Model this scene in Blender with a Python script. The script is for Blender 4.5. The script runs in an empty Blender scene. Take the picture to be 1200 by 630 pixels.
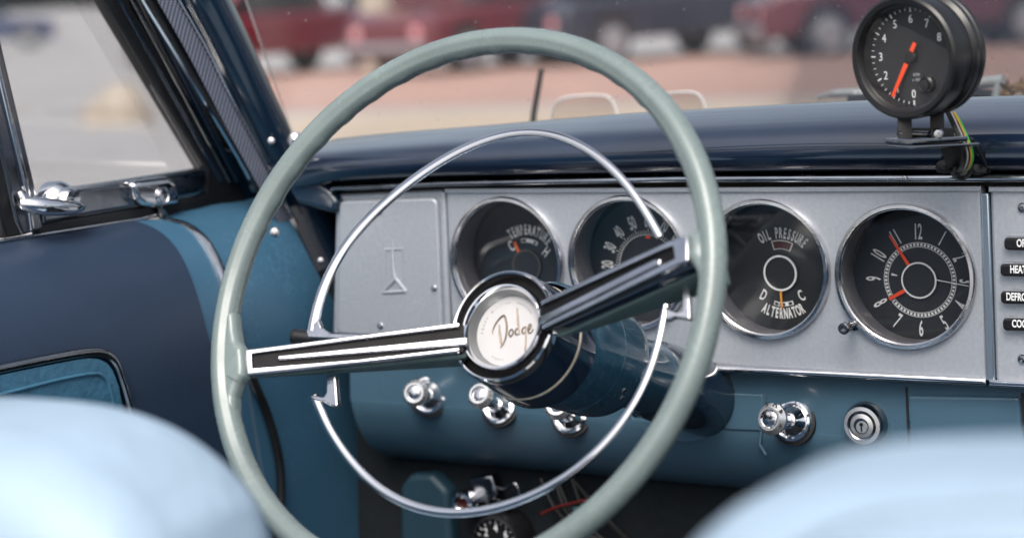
import bpy, bmesh, math, random
from mathutils import Vector as V, Matrix, noise
random.seed(7)
S = bpy.context.scene
COL = S.collection
rad = math.radians
# ------------------------------------------------------------------ camera frame (metres, camera eye at the origin, x = car's right, y = car's nose)
F, PW, PH = 2400.0, 1200.0, 630.0
yaw, pit, rol = rad(31.9), rad(-8.0), rad(3.2)
FW = V((-math.sin(yaw)*math.cos(pit), math.cos(yaw)*math.cos(pit), math.sin(pit)))
_rt = V((math.cos(yaw), math.sin(yaw), 0)); _up = _rt.cross(FW)
RT = _rt*math.cos(rol) - _up*math.sin(rol); UP = _up*math.cos(rol) + _rt*math.sin(rol)
def ray(px, py): return FW + RT*((px-PW/2)/F) - UP*((py-PH/2)/F)
def on_plane(px, py, o, n):
    d = ray(px, py); return d*(o.dot(n)/d.dot(n))
def on_y(px, py, y): d = ray(px, py); return d*(y/d.y)
def on_x(px, py, x): d = ray(px, py); return d*(x/d.x)
def on_z(px, py, z): d = ray(px, py); return d*(z/d.z)

class Frame:                                   # a flat working frame: origin, right, up, towards the viewer
    def __init__(s, o, u, v, n): s.o, s.u, s.v, s.n = V(o), V(u), V(v), V(n)
    def w(s, a, b, c=0.0): return s.o + s.u*a + s.v*b + s.n*c
    def px(s, x, y, h=0.0):
        p = on_plane(x, y, s.o + s.n*h, s.n) - s.o
        return (p.dot(s.u), p.dot(s.v))
    def mat(s, h=0.0):
        o = s.o + s.n*h
        return Matrix(((s.u.x, s.v.x, s.n.x, o.x), (s.u.y, s.v.y, s.n.y, o.y), (s.u.z, s.v.z, s.n.z, o.z), (0, 0, 0, 1)))
    def at(s, a, b, c=0.0): return Frame(s.w(a, b, c), s.u, s.v, s.n)
    def spin(s, ang):
        c, k = math.cos(ang), math.sin(ang)
        return Frame(s.o, s.u*c + s.v*k, s.v*c - s.u*k, s.n)

# ------------------------------------------------------------------ materials
def mat(name, col, rough=.5, metal=0.0, coat=0.0, spec=.5, var=0.0, vscale=8.0, bump=0.0, bscale=60.0, rvar=0.0, emit=None, detail=4.0, bdist=.001, stretch=None, scuff=0.0):
    m = bpy.data.materials.new(name); m.use_nodes = True
    nt = m.node_tree; b = nt.nodes['Principled BSDF']
    b.inputs['Base Color'].default_value = (*col, 1); b.inputs['Roughness'].default_value = rough
    b.inputs['Metallic'].default_value = metal; b.inputs['Coat Weight'].default_value = coat
    b.inputs['Coat Roughness'].default_value = .08; b.inputs['Specular IOR Level'].default_value = spec
    tc = nt.nodes.new('ShaderNodeTexCoord')
    def nz(sc, det=detail):
        n = nt.nodes.new('ShaderNodeTexNoise'); n.inputs['Scale'].default_value = sc; n.inputs['Detail'].default_value = det
        nt.links.new(tc.outputs['Object'], n.inputs['Vector']); return n
    if var:
        n = nz(vscale); r = nt.nodes.new('ShaderNodeValToRGB')
        r.color_ramp.elements[0].position = .3; r.color_ramp.elements[1].position = .72
        r.color_ramp.elements[0].color = (*[c*(1-var) for c in col], 1)
        r.color_ramp.elements[1].color = (*[min(1, c*(1+var)) for c in col], 1)
        nt.links.new(n.outputs['Fac'], r.inputs['Fac']); nt.links.new(r.outputs['Color'], b.inputs['Base Color'])
    if rvar:
        n = nz(vscale*2.3); mr = nt.nodes.new('ShaderNodeMapRange')
        mr.inputs['From Min'].default_value = .35; mr.inputs['From Max'].default_value = .7
        mr.inputs['To Min'].default_value = max(.02, rough-rvar); mr.inputs['To Max'].default_value = rough+rvar
        nt.links.new(n.outputs['Fac'], mr.inputs['Value']); nt.links.new(mr.outputs['Result'], b.inputs['Roughness'])
    if stretch:                                   # long streaks along one axis
        mp = nt.nodes.new('ShaderNodeMapping'); mp.inputs['Scale'].default_value = stretch; nt.links.new(tc.outputs['Object'], mp.inputs['Vector'])
        n = nt.nodes.new('ShaderNodeTexNoise'); n.inputs['Scale'].default_value = 1; n.inputs['Detail'].default_value = 5; nt.links.new(mp.outputs[0], n.inputs['Vector'])
        mr = nt.nodes.new('ShaderNodeMapRange'); mr.inputs['From Min'].default_value = .3; mr.inputs['From Max'].default_value = .7
        mr.inputs['To Min'].default_value = max(.03, rough-rvar); mr.inputs['To Max'].default_value = rough+rvar
        nt.links.new(n.outputs['Fac'], mr.inputs['Value']); nt.links.new(mr.outputs['Result'], b.inputs['Roughness'])
        nt.links.new(mr.outputs['Result'], b.inputs['Coat Roughness'])
    if scuff:                                     # fine pale wear marks
        n = nz(220, 6); n2 = nz(17, 3); ml = nt.nodes.new('ShaderNodeMath'); ml.operation = 'MULTIPLY'
        nt.links.new(n.outputs['Fac'], ml.inputs[0]); nt.links.new(n2.outputs['Fac'], ml.inputs[1])
        mr = nt.nodes.new('ShaderNodeMapRange'); mr.inputs['From Min'].default_value = .30; mr.inputs['From Max'].default_value = .42; mr.inputs['To Max'].default_value = scuff
        nt.links.new(ml.outputs[0], mr.inputs['Value'])
        mx = nt.nodes.new('ShaderNodeMix'); mx.data_type = 'RGBA'; mx.inputs[7].default_value = (*[min(.7, c*2.2+.05) for c in col], 1)
        lk = [l for l in nt.links if l.to_socket == b.inputs['Base Color']]
        if lk: nt.links.new(lk[0].from_socket, mx.inputs[6])
        else: mx.inputs[6].default_value = (*col, 1)
        nt.links.new(mr.outputs[0], mx.inputs[0]); nt.links.new(mx.outputs[2], b.inputs['Base Color'])
    if bump:
        n = nz(bscale, 3); bp = nt.nodes.new('ShaderNodeBump'); bp.inputs['Strength'].default_value = bump
        bp.inputs['Distance'].default_value = bdist
        nt.links.new(n.outputs['Fac'], bp.inputs['Height']); nt.links.new(bp.outputs['Normal'], b.inputs['Normal'])
    if emit:
        b.inputs['Emission Color'].default_value = (*emit[0], 1); b.inputs['Emission Strength'].default_value = emit[1]
    return m
M = dict(
 silver=mat('silver_paint', (.49, .525, .575), .46, .5, var=.07, vscale=300, bump=.22, bscale=1100, rvar=.10, scuff=.15),
 silver_edge=mat('seam_metal', (.34, .42, .50), .25, .7, var=.1),
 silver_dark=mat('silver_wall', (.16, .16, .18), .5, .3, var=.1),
 navy=mat('navy_gloss', (.008, .022, .045), .12, 0, coat=.6, var=.2, vscale=6, rvar=.05),
 pad=mat('navy_pad', (.008, .018, .042), .16, 0, coat=.9, spec=.6, var=.3, vscale=9, rvar=.10, bump=.10, bscale=45, stretch=(2.5, 160, 160)),
 blue=mat('blue_paint', (.060, .124, .178), .32, 0, coat=.15, var=.1, vscale=6, rvar=.06, bump=.06, bscale=600),
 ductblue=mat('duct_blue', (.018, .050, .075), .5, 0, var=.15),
 column=mat('column_paint', (.018, .066, .108), .2, 0, coat=.5, scuff=.25, var=.15, vscale=14, rvar=.08),
 vinyl=mat('blue_vinyl', (.043, .122, .202), .40, 0, scuff=.2, var=.10, vscale=7, rvar=.05, bump=.25, bscale=380),
 dvinyl=mat('navy_vinyl', (.019, .036, .070), .46, 0, var=.08, vscale=8, rvar=.05, bump=.3, bscale=620),
 grain=mat('grained_vinyl', (.045, .142, .225), .42, 0, var=.15, vscale=60, bump=.9, bscale=170),
 chrome=mat('chrome', (.78, .78, .80), .07, 1, rvar=.035, vscale=30, bump=.015, bscale=90),
 spoke_chrome=mat('spoke_chrome', (.62, .62, .66), .11, 1, rvar=.06, vscale=40, var=.15, bump=.04, bscale=140),
 chrome_face=mat('satin_chrome', (.74, .75, .76), .32, .8, rvar=.05, vscale=60),
 chrome_old=mat('pitted_chrome', (.60, .60, .62), .16, 1, rvar=.08, vscale=60, var=.12, bump=.12, bscale=500),
 trim_chrome=mat('worn_trim', (.36, .38, .41), .20, 1, rvar=.1, vscale=25, var=.25),
 chrome_dark=mat('dull_chrome', (.30, .31, .33), .16, 1, rvar=.08, vscale=25, var=.2),
 rim=mat('grey_green_plastic', (.172, .218, .214), .27, 0, coat=.2, scuff=.10, var=.10, vscale=22, rvar=.06, bump=.05, bscale=240),
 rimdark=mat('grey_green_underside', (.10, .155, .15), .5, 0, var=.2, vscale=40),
 black=mat('black_plastic', (.012, .012, .014), .3, 0, var=.2, rvar=.06),
 inlay=mat('inlay_black', (.009, .009, .010), .5, 0, spec=.15, var=.3, vscale=90),
 tachblack=mat('satin_black', (.010, .010, .011), .30, 0, var=.2, rvar=.05),
 blackm=mat('matt_black', (.012, .012, .013), .6, 0, var=.3, vscale=30),
 rubber=mat('black_rubber', (.010, .011, .013), .4, 0, var=.3, vscale=20, rvar=.08),
 dial=mat('dial_black', (.020, .022, .026), .5, 0, var=.15, vscale=40),
 white=mat('dial_white', (.88, .90, .90), .6, 0),
 ivory=mat('emblem_white', (.53, .525, .53), .5, 0, var=.03, vscale=60),
 gold=mat('script_bronze', (.20, .15, .11), .35, .6, var=.35, vscale=400),
 faint=mat('faint_letter', (.42, .42, .43), .5, 0),
 fainter=mat('pale_letter', (.42, .41, .41), .5, 0),
 orange=mat('needle_orange', (.95, .17, .03), .5, 0), red=mat('needle_red', (.95, .085, .02), .45, 0),
 amber=mat('needle_amber', (.92, .36, .04), .5, 0),
 maroon=mat('lamp_maroon', (.07, .012, .012), .3, 0), brown=mat('needle_hub', (.16, .13, .11), .4, .5),
 dishgrey=mat('dish_grey', (.30, .31, .32), .25, .6, var=.1),
 cream=mat('cream_seam', (.50, .44, .34), .5, 0, var=.2, vscale=200),
 seat=mat('pale_blue_vinyl', (.325, .435, .545), .50, 0, var=.08, vscale=9, bump=.8, bscale=11, bdist=.012),
 carpet=mat('dark_carpet', (.004, .008, .012), .95, 0, var=.3, vscale=120),
 wire_y=mat('wire_yellow', (.75, .50, .03), .4), wire_g=mat('wire_green', (.05, .45, .08), .4),
 wire_r=mat('wire_red', (.09, .006, .006), .4), wire_w=mat('wire_white', (.6, .6, .6), .4), wire_k=mat('wire_black', (.01, .01, .01), .35),
 leaf=mat('dry_leaf', (.22, .13, .04), .7, 0, var=.5, vscale=60),
 wiper=mat('wiper_metal', (.60, .63, .62), .35, .25, var=.15), 
 asphalt=mat('asphalt', (.40, .385, .385), .9, 0, var=.08, vscale=.6, bump=.3, bscale=40),
 tan=mat('tan_paving', (.50, .40, .31), .9, 0, var=.08, vscale=.5), pink=mat('pink_brick', (.45, .28, .23), .9, 0, var=.12, vscale=1.2),
 stone=mat('sand_stone', (.46, .385, .315), .9, 0, var=.2, vscale=4, bump=.5, bscale=8),
 c_red=mat('car_red', (.13, .014, .025), .2, 0, coat=.6), c_navy=mat('car_navy', (.025, .03, .05), .2, 0, coat=.6),
 c_maroon=mat('car_maroon', (.10, .016, .03), .2, 0, coat=.6), c_blue=mat('car_blue', (.03, .045, .12), .2, 0, coat=.6),
 c_white=mat('car_white', (.62, .65, .70), .3, 0, coat=.4),
 tyre=mat('tyre_rubber', (.018, .018, .02), .8), hubcap=mat('wheel_cover', (.33, .33, .36), .35, .3),
 lampglass=mat('lamp_glass', (.75, .35, .38), .15), carglass=mat('car_glass', (.03, .035, .04), .06),
)
def glass_mat(name, tint, refl=1.0, ior=1.45):
    m = bpy.data.materials.new(name); m.use_nodes = True; nt = m.node_tree; nt.nodes.clear()
    o = nt.nodes.new('ShaderNodeOutputMaterial'); t = nt.nodes.new('ShaderNodeBsdfTransparent'); g = nt.nodes.new('ShaderNodeBsdfGlossy')
    fr = nt.nodes.new('ShaderNodeFresnel'); mx = nt.nodes.new('ShaderNodeMixShader'); k = nt.nodes.new('ShaderNodeMath')
    k.operation = 'MULTIPLY'; k.inputs[1].default_value = refl; fr.inputs['IOR'].default_value = ior
    t.inputs['Color'].default_value = (*tint, 1); g.inputs['Roughness'].default_value = .03
    nt.links.new(fr.outputs[0], k.inputs[0]); nt.links.new(k.outputs[0], mx.inputs[0])
    nt.links.new(t.outputs[0], mx.inputs[1]); nt.links.new(g.outputs[0], mx.inputs[2]); nt.links.new(mx.outputs[0], o.inputs[0])
    return m
M['glass'] = glass_mat('window_glass', (.97, .98, .98), .35)
def dust_haze(m):                                       # dust and a few dry specks, with pale haze painted into the film
    nt = m.node_tree; o = [n for n in nt.nodes if n.type == 'OUTPUT_MATERIAL'][0]; src = o.inputs[0].links[0].from_socket
    d = nt.nodes.new('ShaderNodeBsdfDiffuse'); d.inputs[0].default_value = (.75, .73, .72, 1); tc = nt.nodes.new('ShaderNodeTexCoord')
    n = nt.nodes.new('ShaderNodeTexNoise'); n.inputs['Scale'].default_value = 5; n.inputs['Detail'].default_value = 6; nt.links.new(tc.outputs['Object'], n.inputs['Vector'])
    v = nt.nodes.new('ShaderNodeTexVoronoi'); v.inputs['Scale'].default_value = 55; nt.links.new(tc.outputs['Object'], v.inputs['Vector'])
    a = nt.nodes.new('ShaderNodeMapRange'); a.inputs['From Min'].default_value = .35; a.inputs['From Max'].default_value = .75; a.inputs['To Min'].default_value = .035; a.inputs['To Max'].default_value = .10
    b = nt.nodes.new('ShaderNodeMapRange'); b.inputs['From Min'].default_value = .05; b.inputs['From Max'].default_value = .09; b.inputs['To Min'].default_value = .30; b.inputs['To Max'].default_value = 0
    nt.links.new(n.outputs['Fac'], a.inputs['Value']); nt.links.new(v.outputs['Distance'], b.inputs['Value'])
    k = nt.nodes.new('ShaderNodeMath'); k.operation = 'ADD'; k.use_clamp = True; nt.links.new(a.outputs[0], k.inputs[0]); nt.links.new(b.outputs[0], k.inputs[1])
    mx = nt.nodes.new('ShaderNodeMixShader'); nt.links.new(k.outputs[0], mx.inputs[0]); nt.links.new(src, mx.inputs[1]); nt.links.new(d.outputs[0], mx.inputs[2]); nt.links.new(mx.outputs[0], o.inputs[0])
    return m
M['windscreen'] = dust_haze(glass_mat('dusty_hazed_glass', (.97, .98, .98), .35))
M['dialglass'] = glass_mat('dial_glass', (.95, .95, .95), 1.6, 1.5)
M['tachglass'] = glass_mat('tach_glass', (.97, .97, .97), .55)
M['clear'] = glass_mat('reflection_clear', (.90, .88, .86), .6)
def perforated():
    m = mat('perforated_trim', (.035, .045, .08), .4, 0); nt = m.node_tree; b = nt.nodes['Principled BSDF']
    uv = nt.nodes.new('ShaderNodeUVMap'); mp = nt.nodes.new('ShaderNodeMapping'); mp.inputs['Rotation'].default_value = (0, 0, rad(45))
    mp.inputs['Scale'].default_value = (250, 250, 1)
    fr = nt.nodes.new('ShaderNodeVectorMath'); fr.operation = 'FRACTION'
    ds = nt.nodes.new('ShaderNodeVectorMath'); ds.operation = 'DISTANCE'; ds.inputs[1].default_value = (.5, .5, 0)
    lt = nt.nodes.new('ShaderNodeMapRange'); lt.inputs['From Min'].default_value = .24; lt.inputs['From Max'].default_value = .36
    lt.inputs['To Min'].default_value = 1; lt.inputs['To Max'].default_value = 0
    mx = nt.nodes.new('ShaderNodeMix'); mx.data_type = 'RGBA'
    mx.inputs[6].default_value = (.045, .055, .10, 1); mx.inputs[7].default_value = (.42, .45, .52, 1)
    L = nt.links.new
    L(uv.outputs[0], mp.inputs[0]); L(mp.outputs[0], fr.inputs[0]); L(fr.outputs[0], ds.inputs[0]); L(ds.outputs['Value'], lt.inputs[0])
    L(lt.outputs[0], mx.inputs[0]); L(mx.outputs[2], b.inputs['Base Color'])
    return m
M['perf'] = perforated()
M['pad'].node_tree.nodes['Principled BSDF'].inputs['Coat IOR'].default_value = 1.6

# ------------------------------------------------------------------ object helpers
def thing(name, label, cat, loc=(0, 0, 0), group=None):
    o = bpy.data.objects.new(name, None); COL.objects.link(o); o.location = loc; o.empty_display_size = .05
    return tag(o, label, cat, group)
def tag(o, label=None, cat=None, group=None, kind=None):
    if label: o['label'] = label
    if cat: o['category'] = cat
    if group: o['group'] = group
    if kind: o['kind'] = kind
    return o
def wpos(p):
    q = V((0, 0, 0))
    while p: q += p.location; p = p.parent
    return q
def link(name, me, m, parent=None, smooth=True, sharp=35, bevel=0, seg=2, label=None):
    """me is a mesh in world coordinates"""
    o = bpy.data.objects.new(name, me); COL.objects.link(o)
    if parent:
        me.transform(Matrix.Translation(-wpos(parent))); o.parent = parent
    me.materials.clear(); me.materials.append(m)
    if smooth: me.polygons.foreach_set('use_smooth', [True]*len(me.polygons))
    if bevel:
        b = o.modifiers.new('Bevel', 'BEVEL'); b.width = bevel; b.segments = seg; b.limit_method = 'ANGLE'; b.angle_limit = rad(40)
    if smooth and sharp:
        e = o.modifiers.new('Split', 'EDGE_SPLIT'); e.split_angle = rad(sharp); e.use_edge_sharp = False
    if label: o['label'] = label
    return o
class MB:
    def __init__(s): s.v, s.f, s.uv = [], [], None
    def add(s, vs, fs):
        k = len(s.v); s.v += [tuple(p) for p in vs]; s.f += [[i+k for i in f] for f in fs]; return s
    def grid(s, rows, cu=False, cv=False):
        n, m = len(rows), len(rows[0]); k = len(s.v)
        for r in rows: s.v += [tuple(p) for p in r]
        for i in range(n if cu else n-1):
            for j in range(m if cv else m-1):
                a, b = i, (i+1) % n; c, d = j, (j+1) % m
                s.f.append([k+a*m+c, k+a*m+d, k+b*m+d, k+b*m+c])
        return s
    def build(s, name, m, parent=None, uvs=None, **kw):
        me = bpy.data.meshes.new(name); me.from_pydata(s.v, [], s.f); me.update()
        bm = bmesh.new(); bm.from_mesh(me); bmesh.ops.recalc_face_normals(bm, faces=bm.faces); bm.to_mesh(me); bm.free()
        if uvs:
            l = me.uv_layers.new(name='UVMap')
            for lp in me.loops: l.data[lp.index].uv = uvs[lp.vertex_index]
        return link(name, me, m, parent, **kw)
def lathe(mb, fr, prof, n=64, arc=(0, 2*math.pi), sq=1.0):
    """prof: (radius, height along fr.n)"""
    full = abs(arc[1]-arc[0]-2*math.pi) < 1e-6
    rows = []
    for i in range(n if full else n+1):
        a = arc[0] + (arc[1]-arc[0])*i/n
        rows.append([fr.w(r*math.cos(a), r*math.sin(a)*sq, h) for r, h in prof])
    return mb.grid(rows, cu=full)
def ccr(pts, n=8, closed=False):
    pts = [V(p) for p in pts]; out = []; N = len(pts)
    for i in range(N if closed else N-1):
        g = lambda k: pts[k % N] if closed else pts[max(0, min(N-1, k))]
        p0, p1, p2, p3 = g(i-1), g(i), g(i+1), g(i+2)
        for k in range(n):
            t = k/n
            out.append(.5*((2*p1)+(p2-p0)*t+(2*p0-5*p1+4*p2-p3)*t*t+(3*p1-p0-3*p2+p3)*t**3))
    if not closed: out.append(pts[-1])
    return out
def tube(mb, pts, r, nseg=12, closed=False, up=None, ry=None, caps=True, prof=None):
    """sweep; r may be a list; up fixes the frame (profile: x across, y along up)"""
    pts = [V(p) for p in pts]; N = len(pts); rows = []; last = None
    for i, p in enumerate(pts):
        a = pts[(i-1) % N] if closed or i else p; b = pts[(i+1) % N] if closed or i < N-1 else p
        t = (b-a).normalized()
        if up is not None: y = (V(up) - t*V(up).dot(t)).normalized()
        else:
            if last is None: last = t.orthogonal().normalized()
            y = (last - t*last.dot(t)).normalized(); last = y
        x = t.cross(y)
        rr = r[i] if isinstance(r, (list, tuple)) else r
        k = (ry if ry else None)
        if prof: rows.append([p + x*(c*rr) + y*(d*rr) for c, d in prof])
        else: rows.append([p + x*(rr*math.cos(q)) + y*((k if k else rr)*math.sin(q)) for q in [2*math.pi*j/nseg for j in range(nseg)]])
    k = len(mb.v); mb.grid(rows, cu=closed, cv=True)
    if caps and not closed:
        m = len(rows[0]); mb.f.append([k+j for j in range(m)][::-1]); mb.f.append([k+(N-1)*m+j for j in range(m)])
    return mb
def plate(name, fr, outlines, h0, h1, m, parent=None, bev=0.0, bseg=2, smoothpoly=0, **kw):
    """flat plate with holes between heights h0<h1 of a frame; outlines are (u, v) loops, first is the outer one"""
    cu = bpy.data.curves.new('plate', 'CURVE'); cu.dimensions = '2D'; cu.fill_mode = 'BOTH'
    cu.extrude = max(1e-5, (h1-h0)/2 - bev); cu.bevel_depth = bev; cu.bevel_resolution = bseg; cu.offset = -bev
    for ol in outlines:
        sp = cu.splines.new('POLY'); sp.points.add(len(ol)-1); sp.use_cyclic_u = True
        for p, q in zip(sp.points, ol): p.co = (q[0], q[1], 0, 1)
    o = bpy.data.objects.new('plate', cu); COL.objects.link(o)
    me = bpy.data.meshes.new_from_object(o.evaluated_get(bpy.context.evaluated_depsgraph_get()))
    bpy.data.objects.remove(o); bpy.data.curves.remove(cu)
    me.transform(fr.mat((h0+h1)/2)); me.name = name
    return link(name, me, m, parent, **kw)
def frame_plate(name, fr, outer, inner, h0, h1, m, parent=None, bev=.001, skip=None, **kw):
    """flat frame between two loops with the same number of corners"""
    mb = MB(); n = len(outer)
    vs = [fr.w(a, b, h) for h in (h1, h0) for L_ in (outer, inner) for a, b in L_]
    f = []
    for i in range(n):
        if i == skip: continue
        j = (i+1) % n
        f += [[i, j, n+j, n+i], [2*n+i, 3*n+i, 3*n+j, 2*n+j], [i, 2*n+i, 2*n+j, j], [n+i, n+j, 3*n+j, 3*n+i]]
    mb.add(vs, f); return mb.build(name, m, parent, bevel=bev, seg=3, **kw)
def rr(pts, r, n=5):
    """round the corners of a 2D loop; r one value or list"""
    out = []; N = len(pts)
    for i in range(N):
        p = V(pts[i]); a = V(pts[i-1])-p; b = V(pts[(i+1) % N])-p
        q = r[i] if isinstance(r, (list, tuple)) else r
        if q <= 0: out.append(p); continue
        ang = a.angle(b); d = min(q/math.tan(ang/2), a.length*.48, b.length*.48); q2 = d*math.tan(ang/2)
        a.normalize(); b.normalize(); c = p + (a+b).normalized()*(q2/math.sin(ang/2))
        s0 = p+a*d-c; s1 = p+b*d-c; th = s0.angle(s1)
        for k in range(n+1):
            t = k/n; v = (s0*math.sin((1-t)*th)+s1*math.sin(t*th))/max(1e-9, math.sin(th)); out.append(c+v)
    return [(p[0], p[1]) for p in out]
def circ(cx, cy, r, n=64, ry=None): return [(cx+r*math.cos(2*math.pi*i/n), cy+(ry or r)*math.sin(2*math.pi*i/n)) for i in range(n)]
def pxl(fr, pts, h=0.0): return [fr.px(x, y, h) for x, y in pts]
_txt = {}
def textmesh(s, size, sx=1.0, bold=0.0):
    cu = bpy.data.curves.new('t', 'FONT'); cu.body = s; cu.size = size; cu.align_x = 'CENTER'; cu.align_y = 'CENTER'
    cu.extrude = .00015; cu.offset = bold; cu.resolution_u = 3
    o = bpy.data.objects.new('t', cu); COL.objects.link(o)
    me = bpy.data.meshes.new_from_object(o.evaluated_get(bpy.context.evaluated_depsgraph_get()))
    bpy.data.objects.remove(o); bpy.data.curves.remove(cu)
    me.transform(Matrix.Diagonal((sx, 1, 1, 1)))
    xs = [v.co.x for v in me.vertices]; ys = [v.co.y for v in me.vertices]
    if xs: me.transform(Matrix.Translation((-(min(xs)+max(xs))/2, -(min(ys)+max(ys))/2, 0)))
    r = ([v.co.copy() for v in me.vertices], [list(p.vertices) for p in me.polygons]); bpy.data.meshes.remove(me); return r
def put(mb, fr, s, size, a, b, rot=0.0, sx=1.0, bold=0.0, h=0.0):
    key = (s, size, sx, bold)
    if key not in _txt: _txt[key] = textmesh(*key)
    vs, fs = _txt[key]; c, k = math.cos(rot), math.sin(rot)
    return mb.add([fr.w(a+p.x*c-p.y*k, b+p.x*k+p.y*c, h+p.z) for p in vs], fs)
def arc_text(mb, fr, s, size, R, a0, a1, sx=.6, inside=False, bold=0.0, h=0.0):
    n = len(s)
    for i, ch in enumerate(s):
        if ch == ' ': continue
        a = rad(a0+(a1-a0)*(i/(n-1)))
        put(mb, fr, ch, size, R*math.cos(a), R*math.sin(a), a-math.pi/2 if not inside else a+math.pi/2, sx, bold, h)
    return mb
def quad(mb, fr, a0, a1, r0, r1, h, n=10):
    return mb.grid([[fr.w(r*math.cos(a), r*math.sin(a), h) for r in (r0, r1)] for a in [rad(a0+(a1-a0)*i/n) for i in range(n+1)]])
def bar(mb, fr, p, q, w0, w1, h):
    p, q = V(p), V(q); d = (q-p).normalized(); nn = V((-d.y, d.x))
    c = [p+nn*w0/2, q+nn*w1/2, q-nn*w1/2, p-nn*w0/2]
    vs = [fr.w(x.x, x.y, h) for x in c]+[fr.w(x.x, x.y, h-.0006) for x in c]
    return mb.add(vs, [[0, 1, 2, 3], [7, 6, 5, 4], [0, 4, 5, 1], [1, 5, 6, 2], [2, 6, 7, 3], [3, 7, 4, 0]])
def ball(mb, c, r, n=12, sz=1.0):
    rows = [[V(c)+V((r*math.sin(a)*math.cos(b), r*math.sin(a)*math.sin(b), r*sz*math.cos(a))) for b in [2*math.pi*j/(2*n) for j in range(2*n)]] for a in [math.pi*(i+.001)/(n+.002) for i in range(n+1)]]
    return mb.grid(rows, cv=True)
def lerp_poly(pts, t):
    pts = [V(p) for p in pts]; L = [0]
    for a, b in zip(pts, pts[1:]): L.append(L[-1]+(b-a).length)
    s = t*L[-1]
    for i in range(len(pts)-1):
        if s <= L[i+1] or i == len(pts)-2: return pts[i].lerp(pts[i+1], (s-L[i])/max(1e-9, L[i+1]-L[i]))
def patch(L, R, fn, nr=24, nc=8, bulge=None, smooth_l=True):
    """surface between two picture-traced edges, landed on a real surface by fn(px, py); bulge(s) -> offset vector"""
    if smooth_l: L = ccr([V((*p, 0)) for p in L], 6); R = ccr([V((*p, 0)) for p in R], 6)
    rows = []; uv = []
    for i in range(nr+1):
        a, b = lerp_poly([V((p[0], p[1])) for p in L], i/nr), lerp_poly([V((p[0], p[1])) for p in R], i/nr); row = []
        for j in range(nc+1):
            q = a.lerp(b, j/nc); p = fn(q.x, q.y)
            if bulge: p = p + bulge(j/nc, i/nr)
            row.append(p)
        rows.append(row)
    return rows
def thick(mb, rows, d):
    """give a patch a real thickness d (vector)"""
    n, m = len(rows), len(rows[0]); back = [[p+d for p in r] for r in rows]
    mb.grid(rows); mb.grid([r[::-1] for r in back])
    ring = [rows[0][j] for j in range(m)]+[rows[i][m-1] for i in range(1, n)]+[rows[n-1][j] for j in range(m-2, -1, -1)]+[rows[i][0] for i in range(n-2, 0, -1)]
    mb.grid([ring, [p+d for p in ring]], cv=True); return mb
def screw(name, fr, a, b, r, m, parent, h=0.0):
    mb = MB(); lathe(mb, fr.at(a, b, h), [(r, 0), (r, r*.25), (r*.8, r*.5), (r*.3, r*.6), (r*.25, r*.3), (0, r*.3)], 16)
    return mb.build(name, m, parent)

# ================================================================== DASHBOARD
YD = on_y(1061, 325, 1.0)*1.0
YD = (ray(1061, 325)*1.66).y
D = Frame((0, YD, 0), (1, 0, 0), (0, 0, 1), (0, -1, 0))
dash = thing('dashboard', 'silver and blue car dashboard with four round gauges and chrome knobs', 'dashboard', (-.8, YD, -.3))
zc = D.px(1061, 325)[1]
GX = [D.px(x, y)[0] for x, y in ((595, 307), (738, 311), (896, 317), (1061, 325))]
GZ = [zc+.0034, zc+.0056, zc+.0036, zc+.0010]
GR = .0575
outer = rr(pxl(D, [(522, 222), (1150.5, 218.5), (1157.5, 446), (530, 411)]), .004)
ip = plate('instrument_panel', D, [outer]+[circ(x, z, GR-.001, 72) for x, z in zip(GX, GZ)], -.012, 0, M['silver'], dash, bev=.003)
hp = plate('heater_panel', D, [rr(pxl(D, [(1160, 219), (1300, 219), (1312, 456), (1167, 447)]), .004)], -.012, .001, M['silver'], dash, bev=.003)
MB_ = MB()
# chrome seam between the panels, left sub panel with its raised face
plate('seam_strip', D, [pxl(D, [(1150.5, 226), (1159.5, 226), (1167, 446), (1157, 445)])], -.004, .0032, M['silver_edge'], dash, bev=.0012)
lp = plate('end_panel', D, [rr(pxl(D, [(392, 228), (520, 222), (527, 404), (388, 396)]), .006)], -.014, -.002, M['silver'], dash, bev=.003)
plate('raised_face', D, [rr(pxl(D, [(399, 235), (514, 231), (521, 398), (396, 391)]), .007)], -.004, .003, M['silver'], lp, bev=.0025)
for x, y in ((447, 247), (511, 337), (448, 381)):
    a, b = D.px(x, y); screw('screw', D, a, b, .0032, M['chrome_old'], lp, .003)
em = MB()
E_ = lambda x, y: D.w(*D.px(x, y, .003), .0034)
for P in (((452, 292), (472, 291), (473, 328)), ((452, 292), (452, 329))):
    tube(em, [E_(*p) for p in P], .0010, 6)
tube(em, [E_(461, 281), E_(460.5, 292), E_(462, 318), E_(464, 326)], [.0008, .0017, .0021, .0026], 8)
tube(em, [E_(464, 326), E_(449, 342)], [.0020, .0012], 8); tube(em, [E_(464, 326), E_(476, 341)], [.0020, .0012], 8)
tube(em, [E_(449, 342), E_(476, 341)], .0014, 8)
em.build('embossed_emblem', M['silver'], lp, label='embossed three-pointed emblem on the silver end panel')

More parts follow.
